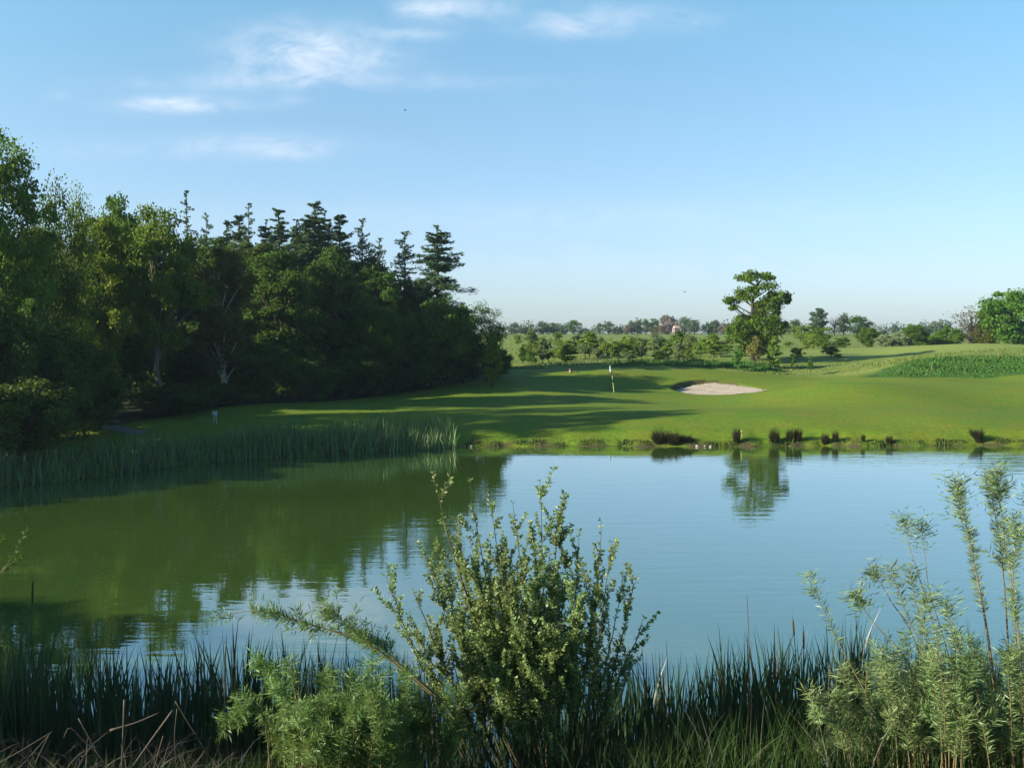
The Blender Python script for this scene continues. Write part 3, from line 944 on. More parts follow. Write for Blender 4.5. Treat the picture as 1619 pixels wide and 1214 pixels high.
# --- distant skyline
dg = "distant trees along the skyline"
FAR = [("far", 813, 509, 17, 320, "greygreen", "rounded distant tree showing just past the wood"),
       ("far_b", 831, 517, 26, 330, "darkgreen", "low distant bush after the first rounded skyline tree"),
       ("far", 858, 507, 20, 330, "greygreen", "pale distant tree with a flat double top"),
       ("far_b", 874, 511, 22, 335, "darkgreen", "distant mound-shaped tree next to the pale double top"),
       ("far_c", 892, 511, 24, 330, "greygreen", "wide distant tree below the dark rounded crown"),
       ("far", 907, 505, 18, 325, "darkgreen", "dark distant crown standing tallest before the skyline gap"),
       ("far_b", 922, 519, 20, 335, "greygreen", "low distant bush ending before the skyline gap"),
       ("far", 948, 510, 10, 330, "greygreen", "slim egg-shaped distant tree, smaller of a pair"),
       ("far", 963, 507, 13, 330, "greygreen", "egg-shaped distant tree, larger of a pair"),
       ("far_b", 976, 517, 18, 335, "darkgreen", "low distant bush following the egg-shaped pair"),
       ("far_b", 991, 514, 14, 328, "pinkbrown", "small brownish distant tree before the clump"),
       ("far", 999, 506, 13, 330, "greygreen", "first pointed distant tree of the clump"),
       ("far_c", 1010, 503, 16, 334, "greygreen", "broad distant tree within the clump"),
       ("far", 1021, 503, 11, 330, "darkgreen", "narrow dark distant tree within the clump"),
       ("far_b", 1034, 504, 18, 332, "darkgreen", "distant tree nearest the pinkish-brown crown"),
       ("far", 1056, 497, 30, 345, "pinkbrown", "large pinkish-brown distant crown above the house"),
       ("far_b", 1052, 511, 24, 325, "pinkbrown", "lower reddish-brown distant tree under the pinkish crown"),
       ("far", 1084, 500, 22, 340, "greygreen", "tall green distant tree behind the house"),
       ("far_b", 1097, 506, 18, 335, "darkgreen", "dark distant tree closing the house clump"),
       ("far_c", 1120, 509, 15, 330, "darkgreen", "flat distant tree alone before the oak"),
       ("far", 1130, 505, 18, 335, "greygreen", "rounded distant tree nearest the oak's crown"),
       ("far_b", 1144, 511, 18, 330, "pinkbrown", "brownish distant tree partly behind the oak"),
       ("far_b", 1240, 514, 20, 300, "darkgreen", "dark distant tree just past the oak"),
       ("far", 1257, 504, 20, 300, "darkgreen", "dark grey-green distant tree left of the tall pointed one"),
       ("oval", 1294, 486, 28, 250, "greygreen", "tall pointed blue-green distant tree above the leaning shrub"),
       ("bare", 1320, 498, 26, 250, "paletwig", "pale leafless distant tree between two green crowns"),
       ("far", 1334, 494, 18, 255, "greygreen", "upright distant tree behind the big dark dome"),
       ("far", 1356, 498, 34, 250, "darkgreen", "big dark dome-shaped distant tree"),
       ("bare", 1372, 506, 14, 255, "paletwig", "small leafless distant tree against the dark dome"),
       ("far_b", 1397, 522, 14, 320, "greygreen", "small distant bush low on the skyline dip"),
       ("far", 1415, 514, 12, 320, "greygreen", "small lone distant tree on the skyline dip"),
       ("far_b", 1436, 517, 16, 320, "greygreen", "small distant bush behind the dark-leaved bushy tree"),
       ("far_c", 1487, 505, 28, 300, "greygreen", "bluish distant tree beyond the low olive bush"),
       ("far_b", 1466, 516, 22, 310, "greygreen", "low bluish distant bush beyond the hawthorns")]
for k, px, top, w, D, mt, lab in FAR:
    tree(k, px, top, w * 1.3, D, mt, "distant_tree", lab, "tree", dg)
# far hedge that reads as one mass
cl = []
for px in np.arange(780, 1640, 3.0):
    D = 340 + 12 * math.sin(px * 0.05)
    p = at(px, 529, D)
    z = float(H(p[0], p[1]))
    hh = 2.6 + 1.2 * math.sin(px * 0.13) * math.sin(px * 0.031 + 1)
    cl.append((np.array([p[0], p[1], z + hh * 0.7]), (1.2, 1.0, hh * 0.75)))
fh = build("far_hedge", *crown_leaves(cl, 28, 0.7), M["greygreen"])
tag(fh, "long dark hedge closing the far meadow", "hedge", kind="stuff")

# ------------------------------------------------------------------ grasses


def in_poly_pts(poly, n):
    lo, hi = poly.min(0), poly.max(0)
    out = np.zeros((0, 2))
    while len(out) < n:
        c = RNG.uniform(lo, hi, (n * 2, 2))
        c = c[poly_sd(c[:, 0], c[:, 1], poly) < -0.1]
        out = np.vstack([out, c])
    return out[:n]


def scatter(name, xy, hmin, hmax, w, mat, label, cat, clump=None, lean=(0.1, 0.6), segs=3):
    z = H(xy[:, 0], xy[:, 1])
    B = np.stack([xy[:, 0], xy[:, 1], z - 0.03], 1)
    n = len(B)
    hh = RNG.uniform(hmin, hmax, n)
    if clump is not None:
        hh = hh * clump
    V, Qd = blades(B, hh, w * RNG.uniform(0.6, 1.4, n), RNG.uniform(*lean, n), RNG.uniform(0, 6.28, n), segs)
    o = build(name, V, Qd, M[mat])
    tag(o, label, cat, kind="stuff")
    return o


def lumpy(xy, s=0.6):
    return 0.45 + 0.55 * (np.sin(xy[:, 0] * s + 2 * np.sin(xy[:, 1] * s * 0.8)) * 0.5 + 0.5) * (np.sin(xy[:, 1] * s * 1.7 + xy[:, 0] * s * 0.6) * 0.5 + 0.5) * 2


xy = in_poly_pts(WEEDS, 16000)
scatter("lush_weeds", xy, 0.10, 0.34, 0.12, "weeds", "lush dark green weeds covering the bank", "weeds", lumpy(xy, 1.1) * (0.2 + 0.8 * sstep(0.0, 2.2, -poly_sd(xy[:, 0], xy[:, 1], WEEDS))))
xy = in_poly_pts(WEEDB, 7000)
scatter("tall_grass", xy, 0.25, 0.5, 0.09, "weeds", "dark tufted grass band behind the green", "grass", lumpy(xy, 1.3))
n = 26000
yy = 97 + 80 * RNG.uniform(0, 1, n) ** 1.6
xx = RNG.uniform(-0.02, 0.55, n) * yy
xy = np.stack([xx, yy], 1)
cy_ = np.interp(xx, [-60, -20, -4, 0, 8, 16, 24, 30, 36, 60, 100], [20, 60, 86, 93, 96.5, 98, 97, 95, 93, 92, 92])
xy = xy[(yy > cy_ + 0.6) & (poly_sd(xx, yy, FAIR2) > 0.3)]
scatter("rough_grass", xy, 0.08, 0.30, 0.09, "roughgrass", "long pale unmown meadow grass beyond the green", "grass", lumpy(xy, 0.5))
# small weeds along the far water's edge
n = 4500
px = RNG.uniform(735, 1640, n)
xx = (px - 809.5) / F * 55
yy = np.interp(xx, LAKE[5:15, 0], LAKE[5:15, 1]) + RNG.normal(size=n) * 0.15 + 0.22
xy = np.stack([xx, yy], 1)
scatter("bank_weeds", xy, 0.05, 0.22, 0.05, "bankweed", "small weeds along the far water's edge", "weeds", lumpy(xy, 2.2))

# far reed bed
bl = np.array([(-27, 35), (-20.5, 39.8), (-17.4, 44.0), (-14.7, 48.2), (-10.6, 50.2), (-6.5, 52.6), (-3.0, 54.2)])
n = 7500
s = RNG.uniform(0, 1, n)
seg = np.concatenate([[0], np.cumsum(np.linalg.norm(np.diff(bl, axis=0), axis=1))])
sx_ = s * seg[-1]
bxy = np.stack([np.interp(sx_, seg, bl[:, 0]), np.interp(sx_, seg, bl[:, 1])], 1)
tan = np.stack([np.interp(sx_ + 0.5, seg, bl[:, 0]) - np.interp(sx_ - 0.5, seg, bl[:, 0]), np.interp(sx_ + 0.5, seg, bl[:, 1]) - np.interp(sx_ - 0.5, seg, bl[:, 1])], 1)
tan = nrm(tan)
nor = np.stack([-tan[:, 1], tan[:, 0]], 1)
off = RNG.uniform(-0.3, 2.6, n)
bxy = bxy + nor * off[:, None]
bz = np.maximum(H(bxy[:, 0], bxy[:, 1]), -0.4)
hh = (0.6 + 1.1 * RNG.uniform(0, 1, n) ** 1.2) * (0.85 + 0.25 * np.sin(bxy[:, 0] * 0.9) * np.sin(bxy[:, 0] * 0.37)) + 0.25 * sstep(0.7, 0.95, s)
V, Qd = blades(np.stack([bxy[:, 0], bxy[:, 1], bz - 0.1], 1), hh, RNG.uniform(0.03, 0.06, n), RNG.uniform(0.03, 0.4, n), RNG.uniform(0, 6.28, n), 4)
mi = (RNG.uniform(size=n) < 0.12 + 0.15 * ((s > 0.86) & (s < 0.95)) * (off < 0.5)).astype(int)
o = build("far_reeds", V, Qd, [M["farreed"], M["straw"]], None, False, np.repeat(mi, 4))
tag(o, "grey-green reed bed along the far shore below the wood", "reeds", kind="stuff")

# sedge tussocks on the far bank
tg = "dark sedge tussocks on the far bank"
TUS = [(1041, 680, 22, "dark tussock at the water's edge, first of the three merged ones"), (1063, 681, 26, "widest dark tussock, middle of the three merged ones"),
       (1084, 688, 22, "lowest dark tussock, last of the three merged ones"), (1164, 678, 15, "narrow dark tussock beside the pale yellow stake"),
       (1225, 679, 20, "upright fan-shaped tussock, alone before the twin ones"), (1251, 680, 14, "twin tussock closer to the fan-shaped one"), (1264, 679, 16, "twin tussock farther from the fan-shaped one"),
       (1306, 686, 15, "small low tussock beside a slightly taller thin one"), (1322, 683, 11, "thin small tussock just past the low one"), (1365, 688, 7, "tiniest dark tussock, alone on the bank"),
       (1406, 689, 13, "small ragged tussock midway to the big mushroom-shaped one"), (1548, 677, 28, "big mushroom-shaped tussock leaning over the water, apart from the rest")]
for px, top, w, lab in TUS:
    w *= 1.75 if px < 1100 else 1.35
    top -= 2
    D = 55.5 if px < 1500 else 56.0
    p = at(px, top, D)
    x0 = p[0]
    yb = float(np.interp(x0, LAKE[5:15, 0], LAKE[5:15, 1])) + 0.35
    z0 = float(H(x0, yb))
    hh = p[2] - z0
    ww = w / F * D
    n = int(220 + 420 * w / 26)
    e = thing("sedge_tussock", lab, "tussock", (x0, yb, z0), 0, tg)
    ang = RNG.uniform(0, 6.28, n)
    rr = np.sqrt(RNG.uniform(0, 1, n)) * ww * 0.16
    B = np.stack([rr * np.cos(ang), rr * np.sin(ang), np.full(n, -0.05)], 1)
    az = ang + RNG.normal(size=n) * 0.5
    ln = RNG.uniform(0.0, 1.25, n) ** 0.8 * (ww / 2 / hh)
    if px > 1500:
        B[:, :2] *= 0.7
        ln = RNG.uniform(0.3, 0.85, n) * (ww / 2 / hh)
    V, Qd = blades(B, hh * 1.2 * RNG.uniform(0.55, 1.1, n) ** 1.2 * (1 - 0.45 * np.clip(ln / (ww / 2 / hh), 0, 1.2) ** 2), 0.022, ln, az, 4)
    if px > 1500:
        V[:, 0] -= 0.22 * V[:, 2]
    build("blades", V, Qd, M["sedge"], e)

# ------------------------------------------------------------------ golf furniture and small things
M["white"] = plain_mat("white_paint", (0.74, 0.74, 0.72), (0.82, 0.82, 0.8), 10, 0.5, 0.4)
M["navy"] = plain_mat("navy_cloth", (0.02, 0.04, 0.10), (0.03, 0.06, 0.14), 10, 0.8, 0.1)
M["yellow"] = plain_mat("yellow_paint", (0.42, 0.40, 0.14), (0.52, 0.5, 0.2), 10, 0.5, 0.4)
M["black"] = plain_mat("black_paint", (0.015, 0.015, 0.015), (0.03, 0.03, 0.03), 10, 0.5, 0.4)
M["redbrown"] = plain_mat("redbrown_paint", (0.085, 0.04, 0.032), (0.12, 0.06, 0.046), 10, 0.6, 0.3)
M["palewood"] = plain_mat("pale_wood", (0.20, 0.15, 0.11), (0.28, 0.22, 0.16), 10, 0.8, 0.2, (1, 1, 0.2))
M["greymetal"] = plain_mat("grey_paint", (0.35, 0.38, 0.42), (0.45, 0.48, 0.52), 10, 0.6, 0.3)
M["stone"] = plain_mat("bank_stone", (0.22, 0.20, 0.17), (0.34, 0.32, 0.28), 6, 0.9, 0.1, (1, 1, 1), 0.02)
M["weathered"] = plain_mat("weathered_wood", (0.12, 0.09, 0.06), (0.22, 0.17, 0.12), 10, 0.9, 0.1, (1, 1, 0.2))

fb = hit(971, 620.5, 60, 110, 2500)
ft = at(966, 577, fb[1])
fh_ = ft[2] - fb[2]
fx = (ft[0] - fb[0])
fl = thing("flagstick", "leaning banded flagstick with limp white flag on the green", "flagstick", fb)
for i in range(8):
    a0, a1 = i / 8, (i + 1) / 8
    P = np.array([(fx * a, 0, -0.08 + (fh_ + 0.08) * a) for a in (a0, (a0 + a1) / 2, a1)])
    if i == 0:
        acc_y, acc_k = Acc(), Acc()
    (acc_y if i in (0, 1, 2, 4, 6) else acc_k).add(*tube(P, 0.03, 8))
acc_y.M = [m * 0 for m in acc_y.M]
pole = Acc()
pole.add(acc_y.get()[0], acc_y.get()[1], 0)
pole.add(acc_k.get()[0], acc_k.get()[1], 1)
pole.build("pole", [M["yellow"], M["black"]], fl, True)
# limp flag hanging in folds against the pole
nu, nv = 12, 10
V = []
for j in range(nv):
    for i in range(nu):
        u, v = i / (nu - 1), j / (nv - 1)
        top = np.array([fx, 0, fh_ - 0.02])
        x = -0.22 * u * (0.55 + 0.3 * (1 - v)) + 0.03 * math.sin(u * 9)
        y = 0.07 * math.sin(u * 8 + v * 1.5)
        z = -0.50 * v - 0.20 * u * u
        V.append(top + np.array([x + 0.02 - 0.0 * v, y - 0.03, z]))
V = np.array(V)
fi = np.arange(nu * nv).reshape(nv, nu)
fq = np.stack([fi[:-1, :-1], fi[1:, :-1], fi[1:, 1:], fi[:-1, 1:]], -1).reshape(-1, 4)
mi = np.tile((np.arange(nu - 1) >= 9).astype(int), nv - 1)
fo = build("flag", V, fq, [M["white"], M["navy"]], fl, True, mi)
sm = fo.modifiers.new("thickness", "SOLIDIFY")
sm.thickness = 0.012

# small reddish box on the crest
p = hit(902, 589, 70, 110, 2500)
t_ = thing("tee_box", "small reddish-brown box with pale front on the crest behind the green", "box", p)
a = Acc()
a.add(*box(-0.13, 0.13, -0.10, 0.10, -0.05, 0.26))
a.build("body", M["palewood"], t_)
a = Acc()
a.add(*box(-0.17, 0.17, -0.14, 0.14, 0.26, 0.31))
a.add(*box(-0.12, 0.12, -0.09, 0.09, 0.31, 0.36))
a.build("lid", M["redbrown"], t_)

# pale two-legged marker in the shade
p = hit(340, 671, 45, 90, 2500)
t_ = thing("marker_board", "pale two-legged marker standing in the shade near the wood", "marker", p)
for s in (-1, 1):
    a = Acc()
    a.add(*tube(np.array([(s * 0.10, 0, -0.1), (s * 0.06, 0, 0.4), (s * 0.10, 0, 0.78)]), 0.03, 6))
    a.build("leg", M["greymetal"], t_, True)
a = Acc()
a.add(*box(-0.14, 0.14, -0.05, -0.035, 0.5, 0.74))
a.build("board", M["greymetal"], t_)

# stakes
for px, b0, t0, lab, mat, r in [(1172, 692, 680, "short pale yellow stake beside the narrow tussock", "yellow", 0.02), (1473, 588, 576, "short wooden stake half hidden in the lush weeds", "weathered", 0.04),
                                (1578, 566, 552, "thin weathered stake at the top of the weedy bank", "weathered", 0.05)]:
    p = hit(px, b0, 50, 130, 2500)
    tz = at(px, t0, p[1])[2]
    hh = tz - p[2]
    e = thing("marker_stake", lab, "stake", p)
    a = Acc()
    a.add(*tube(np.array([(0, 0, -0.2), (0.01, 0, hh * 0.5), (0, 0, hh * 0.97)]), [r, r, r * 0.96], 7))
    a.build("post", M[mat], e, True)
    a = Acc()
    a.add(*tube(np.array([(0, 0, hh * 0.97), (0, 0, hh * 0.985), (0, 0, hh)]), [r * 1.25, r * 1.25, r * 0.6], 7))
    a.build("cap", M[mat], e, True)

# stones at the far water's edge
sg = "pale stones at the far water's edge"
for i, (px, w, lab) in enumerate([(1106, 9, "flattest pale stone at the water's edge after the merged tussocks"), (1118, 6, "small round pale stone at the water's edge, middle of three"),
                                  (1127, 6, "whitest pale stone at the water's edge toward the yellow stake"), (745, 6, "pale stone at the water's edge beside the end of the reeds")]):
    x0 = (px - 809.5) / F * 54.5
    yb = float(np.interp(x0, LAKE[5:15, 0], LAKE[5:15, 1])) - 0.02
    ww = 0.75 * w / F * 55 / 2
    th, ph = np.meshgrid(np.linspace(0, 2 * math.pi, 12, endpoint=False), np.linspace(0.05, math.pi - 0.05, 8))
    r = 1 + 0.15 * np.sin(3 * th + i) * np.sin(2 * ph)
    V = np.stack([r * np.sin(ph) * np.cos(th) * ww, r * np.sin(ph) * np.sin(th) * ww * 0.7, r * np.cos(ph) * 0.07 + 0.03], -1).reshape(-1, 3)
    k = np.arange(96).reshape(8, 12)
    sq = np.stack([k[:-1], np.roll(k[:-1], -1, 1), np.roll(k[1:], -1, 1), k[1:]], -1).reshape(-1, 4)
    o = build("stone", V, sq, M["stone"], None, True)
    o.location = (x0, yb, 0)
    tag(o, lab, "stone", sg)

# distant house among the skyline trees
M["render_wall"] = plain_mat("house_render", (0.50, 0.36, 0.29), (0.58, 0.43, 0.35), 2, 0.9, 0.1)
M["roof_tile"] = plain_mat("house_roof", (0.14, 0.10, 0.085), (0.2, 0.145, 0.12), 4, 0.9, 0.1)
M["glass"] = plain_mat("window_glass", (0.03, 0.04, 0.05), (0.05, 0.06, 0.07), 2, 0.1, 0.5)
p = at(1074, 524, 336)
zz = float(H(p[0], p[1]))
hs = thing("house", "distant pinkish house half hidden by skyline trees", "house", (p[0], p[1], zz), 0.3)
hs.scale = (0.55, 0.55, 0.62)
a = Acc()
a.add(*box(-3.5, 3.5, -2.5, 2.5, -0.5, 3.2))
a.add(np.array([(-3.5, -2.5, 3.2), (-3.5, 2.5, 3.2), (-3.5, 0, 4.9), (-3.5, 0, 4.9), (3.5, -2.5, 3.2), (3.5, 2.5, 3.2), (3.5, 0, 4.9), (3.5, 0, 4.9)]), [(0, 2, 3, 1), (4, 5, 7, 6)])
a.build("wall", M["render_wall"], hs)
a = Acc()
for s in (-1, 1):
    V = []
    for x in (-3.8, 3.8):
        for (y, z) in ((s * 2.9, 3.0), (0, 5.0), (0, 5.2), (s * 2.9, 3.2)):
            V.append((x, y, z))
    a.add(np.array(V), [(0, 1, 2, 3), (7, 6, 5, 4), (0, 4, 5, 1), (1, 5, 6, 2), (2, 6, 7, 3), (3, 7, 4, 0)])
rf = a.build("roof", M["roof_tile"], hs)
a = Acc()
a.add(*box(1.8, 2.5, -0.35, 0.35, 4.6, 6.0))
a.build("chimney", M["roof_tile"], rf)
for x in (-2.2, 0.0, 2.2):
    a = Acc()
    a.add(*box(x - 0.5, x + 0.5, -2.56, -2.505, 1.2, 2.4))
    a.build("window", M["glass"], hs)

# birds
M["bird"] = plain_mat("bird_feather", (0.05, 0.05, 0.055), (0.1, 0.1, 0.1), 10, 0.8, 0.1)
for px, py, D, rz, lab in [(1083, 462, 110, 0.5, "tiny grey bird flying low above the skyline"), (641, 175, 120, 1.2, "tiny dark bird gliding high in the open sky")]:
    a = Acc()
    a.add(*tube(np.array([(0, -0.16, 0), (0, -0.1, 0.01), (0, 0, 0.01), (0, 0.1, 0), (0, 0.2, 0)]), [0.01, 0.035, 0.045, 0.03, 0.012], 8))
    for s in (-1, 1):
        a.add(np.array([(s * 0.02, -0.06, 0.02), (s * 0.2, -0.08, 0.09), (s * 0.4, 0.05, 0.06), (s * 0.2, 0.04, 0.085), (s * 0.02, 0.07, 0.015), (s * 0.02, 0.02, 0.0)]), [(0, 1, 3, 4), (1, 2, 3, 3), (0, 5, 3, 1)])
    o = a.build("bird", M["bird"], None, True)
    o.location = [float(c) for c in at(px, py, D)]
    o.rotation_euler = (0, 0.2, rz)
    tag(o, lab, "bird")

# ------------------------------------------------------------------ near bank


def path3(pxs, D, D1=None, n=24, wig=0.0):
    pxs = np.array(pxs, float)
    D1 = D if D1 is None else D1
    s = np.linspace(0, 1, len(pxs))
    dd = np.linspace(D, D1, len(pxs))
    K = np.array([at(p[0], p[1], d) for p, d in zip(pxs, dd)])
    t = np.linspace(0, 1, n)
    if len(K) > 2:  # smooth through the knots
        from_ = np.gradient(K, s, axis=0)
        out = []
        for tv in t:
            i = min(int(tv * (len(K) - 1)), len(K) - 2)
            h_ = s[i + 1] - s[i]
            u_ = (tv - s[i]) / h_
            out.append((2 * u_ ** 3 - 3 * u_ ** 2 + 1) * K[i] + (u_ ** 3 - 2 * u_ ** 2 + u_) * h_ * from_[i] + (-2 * u_ ** 3 + 3 * u_ ** 2) * K[i + 1] + (u_ ** 3 - u_ ** 2) * h_ * from_[i + 1])
        P = np.array(out)
    else:
        P = K[0] + (K[1] - K[0]) * t[:, None]
    if wig:
        P = P + np.cumsum(RNG.normal(size=P.shape) * wig, axis=0) * t[:, None]
    return P


def along(P, s):
    t = np.linspace(0, 1, len(P))
    return np.stack([np.interp(s, t, P[:, i]) for i in range(3)], 1)


def shoot_leaves(P, s0, s1, n, L, W, spread=0.9, tuft=0.0, gr=0.0):
    """lance leaves set around a shoot, denser at its tip"""
    s = RNG.uniform(s0, s1, n)
    c = along(P, np.clip(s, 0, 1))
    T = nrm(along(P, np.clip(s + 0.04, 0, 1)) - along(P, np.clip(s - 0.04, 0, 1)))
    out = rand_dirs(n)
    out = nrm(out - (out * T).sum(1, keepdims=True) * T * 0.9)
    D = nrm(T * (1.0 - spread * 0.55) + out * spread + np.array([0, 0, -gr]))
    LL = L * RNG.uniform(0.6, 1.25, n)
    C = c + D * LL[:, None] * 0.5 + RNG.normal(size=(n, 3)) * tuft
    N = np.cross(D, rand_dirs(n))
    return leaves(C, D, N, LL, W * RNG.uniform(0.7, 1.3, n), 0.2)


class Shrub:
    def __init__(s, name, label, cat, base):
        s.base = np.asarray(base, float)
        s.e = thing(name, label, cat, base)
        s.k = 0

    def branch(s, P, r0, r1, lv, stem_m, leaf_m, ns=5):
        a = Acc()
        a.add(*tube(P - s.base, np.linspace(r0, r1, len(P)), ns))
        b = a.build("branch", M[stem_m], s.e, True)
        if lv:
            la = Acc()
            for V, Qd in lv:
                la.add(V - s.base, Qd)
            la.build("leaves", M[leaf_m], b)
        return b


# --- sallow bush in the middle
base = np.array([0.35, 12.6, float(H(0.35, 12.6))])
sal = Shrub("sallow_bush", "rounded leafy sallow bush standing in the reeds before open water", "bush", base)
TIPS = [(690, 746, 12.2), (741, 752, 12.4), (772, 775, 12.8), (812, 790, 12.0), (850, 766, 12.6), (880, 800, 13.0), (946, 814, 12.6), (915, 842, 12.2), (985, 905, 12.9), (1012, 905, 12.3), (1020, 978, 12.7),
        (965, 860, 12.0), (612, 908, 12.2), (616, 956, 12.6), (668, 878, 12.9), (648, 925, 12.0), (655, 985, 12.3), (700, 900, 13.2), (740, 850, 12.0), (790, 830, 12.9), (840, 840, 12.1), (890, 870, 13.1),
        (930, 900, 12.1), (960, 950, 13.2), (900, 930, 11.8), (850, 910, 11.9), (800, 900, 11.8), (750, 930, 11.8), (710, 960, 11.9), (690, 1010, 12.0), (760, 1000, 11.7), (820, 980, 11.6), (880, 1000, 11.7), (940, 1000, 11.9),
        (985, 1040, 12.4), (720, 1040, 12.2), (790, 1050, 11.7), (850, 1060, 11.7), (920, 1050, 12.0), (775, 870, 12.4), (860, 875, 12.5), (725, 820, 12.6), (815, 940, 12.5), (905, 960, 12.6), (870, 940, 12.9), (760, 960, 12.8),
        (700, 930, 12.5), (835, 1010, 12.3), (950, 920, 12.6)]
for i, (px, py, D) in enumerate(TIPS):
    bx = 850 + (px - 838) * 0.3 + RNG.normal() * 22
    tip = at(px, py, D)
    b0 = np.array([base[0] + (bx - 838) / F * 12.6, base[1] + (D - 12.4) * 0.5 + RNG.normal() * 0.06, base[2] - 0.1])
    t = np.linspace(0, 1, 22)[:, None]
    spreadx = abs(px - 838) / 200
    mid = b0 + (tip - b0) * np.array([0.62, 0.5, 0.5]) + np.array([0, 0, 0.05])
    P = (1 - t) ** 2 * b0 + 2 * t * (1 - t) * mid + t ** 2 * tip
    P += np.cumsum(RNG.normal(size=P.shape) * 0.016, 0) * t * (1.05 - t * 0.75)
    Lm = np.linalg.norm(tip - b0)
    a = Acc()
    a.add(*tube(P - base, np.linspace(0.016 if i % 5 else 0.034, 0.003, 22), 5))
    dens = 0.55 if (px > 900 or px < 680 or py < 800) else 1.15
    lv = Acc()
    lv.add(*shoot_leaves(P, 0.42, 1.02, int(130 * dens), 0.052, 0.027, 1.0))
    for k in range(int(5 * dens)):
        s = RNG.uniform(0.4, 0.7)
        c = along(P, np.array([s]))[0]
        g = rand_dirs(1)[0] * RNG.uniform(0.45, 1.0) ** 0.5
        q = at(825 + g[0] * 150, 935 - g[2] * 135, 12.4 + g[1] * 1.0)
        if np.linalg.norm(q - c) > 1.1:
            q = c + (q - c) / np.linalg.norm(q - c) * 1.1
        tq = np.linspace(0, 1, 9)[:, None]
        mq = (c + q) / 2 + RNG.normal(size=3) * 0.12 + np.array([0, 0, 0.08])
        Pt = (1 - tq) ** 2 * c + 2 * tq * (1 - tq) * mq + tq ** 2 * q
        a.add(*tube(Pt - base, np.linspace(0.006, 0.0016, 9), 4))
        lv.add(*shoot_leaves(Pt, 0.12, 1.03, int(40 + 60 * np.linalg.norm(q - c)), 0.05 * RNG.uniform(0.75, 1.3), 0.026, 1.0))
    ntw = int((7 + Lm * 3) * dens)
    for k in range(ntw):
        s = RNG.uniform(0.34, 0.95)
        c = along(P, np.array([s]))[0]
        T = nrm(along(P, np.array([min(1, s + 0.05)])) - along(P, np.array([s - 0.05])))[0]
        o_ = rand_dirs(1)[0]
        d = nrm(T * 0.9 + o_ * 0.75 + np.array([0, 0, 0.2]))
        ln = RNG.uniform(0.2, 0.62) * (1.2 - s * 0.6)
        tq = np.linspace(0, 1, 6)[:, None]
        Pt = c + d * ln * tq + np.array([0, 0, 0.25]) * ln * tq ** 2
        a.add(*tube(Pt - base, np.linspace(0.005, 0.0016, 6), 4))
        lv.add(*shoot_leaves(Pt, 0.1, 1.03, int((42 + 130 * ln) * (1.0 if dens > 1 else 0.8)), 0.05 * RNG.uniform(0.7, 1.25), 0.025, 0.9))
    b = a.build("branch", M["stem"], sal.e, True)
    V, Qd, _ = lv.get()
    build("leaves", V - base, Qd, M["sallow"], b)

# --- lance-leaved willow on the right


def wshoot(sh, pxs, D, D1=None, s0=0.35, n=120, r0=0.012, tuft_n=60, L=0.105, W=0.0105, stem="willow_stem", leaf="willow", spread=0.95, twigs=0, tuft_r=0.03):
    P = path3(pxs, D, D1, 24, 0.004)
    lv = []
    if n:
        lv.append(shoot_leaves(P, s0, 1.0, int(n * 1.7), L, W, spread))
    if tuft_n:
        lv.append(shoot_leaves(P, 0.86, 1.03, int(tuft_n * 1.5), L * 1.1, W, 1.15, tuft_r * 1.25))
    for _ in range(twigs):
        s = RNG.uniform(s0, 0.95)
        c = along(P, np.array([s]))[0]
        T = nrm(along(P, np.array([min(1, s + 0.05)])) - along(P, np.array([s - 0.05])))[0]
        d = nrm(T * 0.8 + rand_dirs(1)[0] * 0.8 + np.array([0, 0, 0.3]))
        ln = RNG.uniform(0.12, 0.35)
        Pt = c + d * ln * np.linspace(0, 1, 6)[:, None]
        lv.append(shoot_leaves(Pt, 0.05, 1.0, 34, L, W, 0.8))
    return sh.branch(P, r0, 0.003, lv, stem, leaf)


wb = at(1560, 1260, 11.0)
wb = np.array([wb[0], wb[1], float(H(wb[0], wb[1]))])
wr = Shrub("willow_shrub", "tall loose willow with tufted shoots rising over the water", "willow", wb)
wshoot(wr, [(1420, 1190), (1350, 1060), (1318, 999), (1277, 908)], 11.2, 11.4, 0.55, 90, 0.01, 45)
wshoot(wr, [(1500, 1180), (1430, 1040), (1387, 990), (1350, 938)], 11.0, 11.3, 0.86, 80, 0.01, 120, tuft_r=0.06)
wshoot(wr, [(1500, 1160), (1440, 1000), (1405, 945), (1378, 898)], 11.3, 11.6, 0.85, 40, 0.009, 80, tuft_r=0.045)
wshoot(wr, [(1520, 1160), (1470, 1040), (1440, 980), (1411, 900)], 10.9, 11.1, 0.6, 70, 0.01, 70, tuft_r=0.04)
wshoot(wr, [(1520, 1180), (1480, 1040), (1452, 960), (1440, 898)], 11.2, 11.4, 0.5, 90, 0.01, 60, tuft_r=0.03)
wshoot(wr, [(1530, 1180), (1480, 1000), (1445, 885), (1428, 825)], 11.1, 11.5, 0.93, 20, 0.009, 110, tuft_r=0.05)
wshoot(wr, [(1540, 1180), (1490, 1000), (1466, 920), (1453, 826)], 11.3, 11.7, 0.93, 20, 0.009, 110, tuft_r=0.05)
wshoot(wr, [(1560, 1200), (1480, 1040), (1462, 1000), (1470, 940)], 10.8, 10.9, 0.6, 100, 0.01, 90, tuft_r=0.05)
wshoot(wr, [(1570, 1200), (1540, 1080), (1505, 1010), (1488, 945)], 10.8, 10.9, 0.55, 110, 0.01, 90, tuft_r=0.06)
wshoot(wr, [(1590, 1230), (1562, 999), (1540, 880), (1513, 755)], 10.9, 11.2, 0.4, 260, 0.02, 130, twigs=10, tuft_r=0.06)
wshoot(wr, [(1600, 1230), (1592, 980), (1580, 850), (1566, 752)], 11.1, 11.5, 0.5, 150, 0.014, 100, twigs=8, tuft_r=0.05)
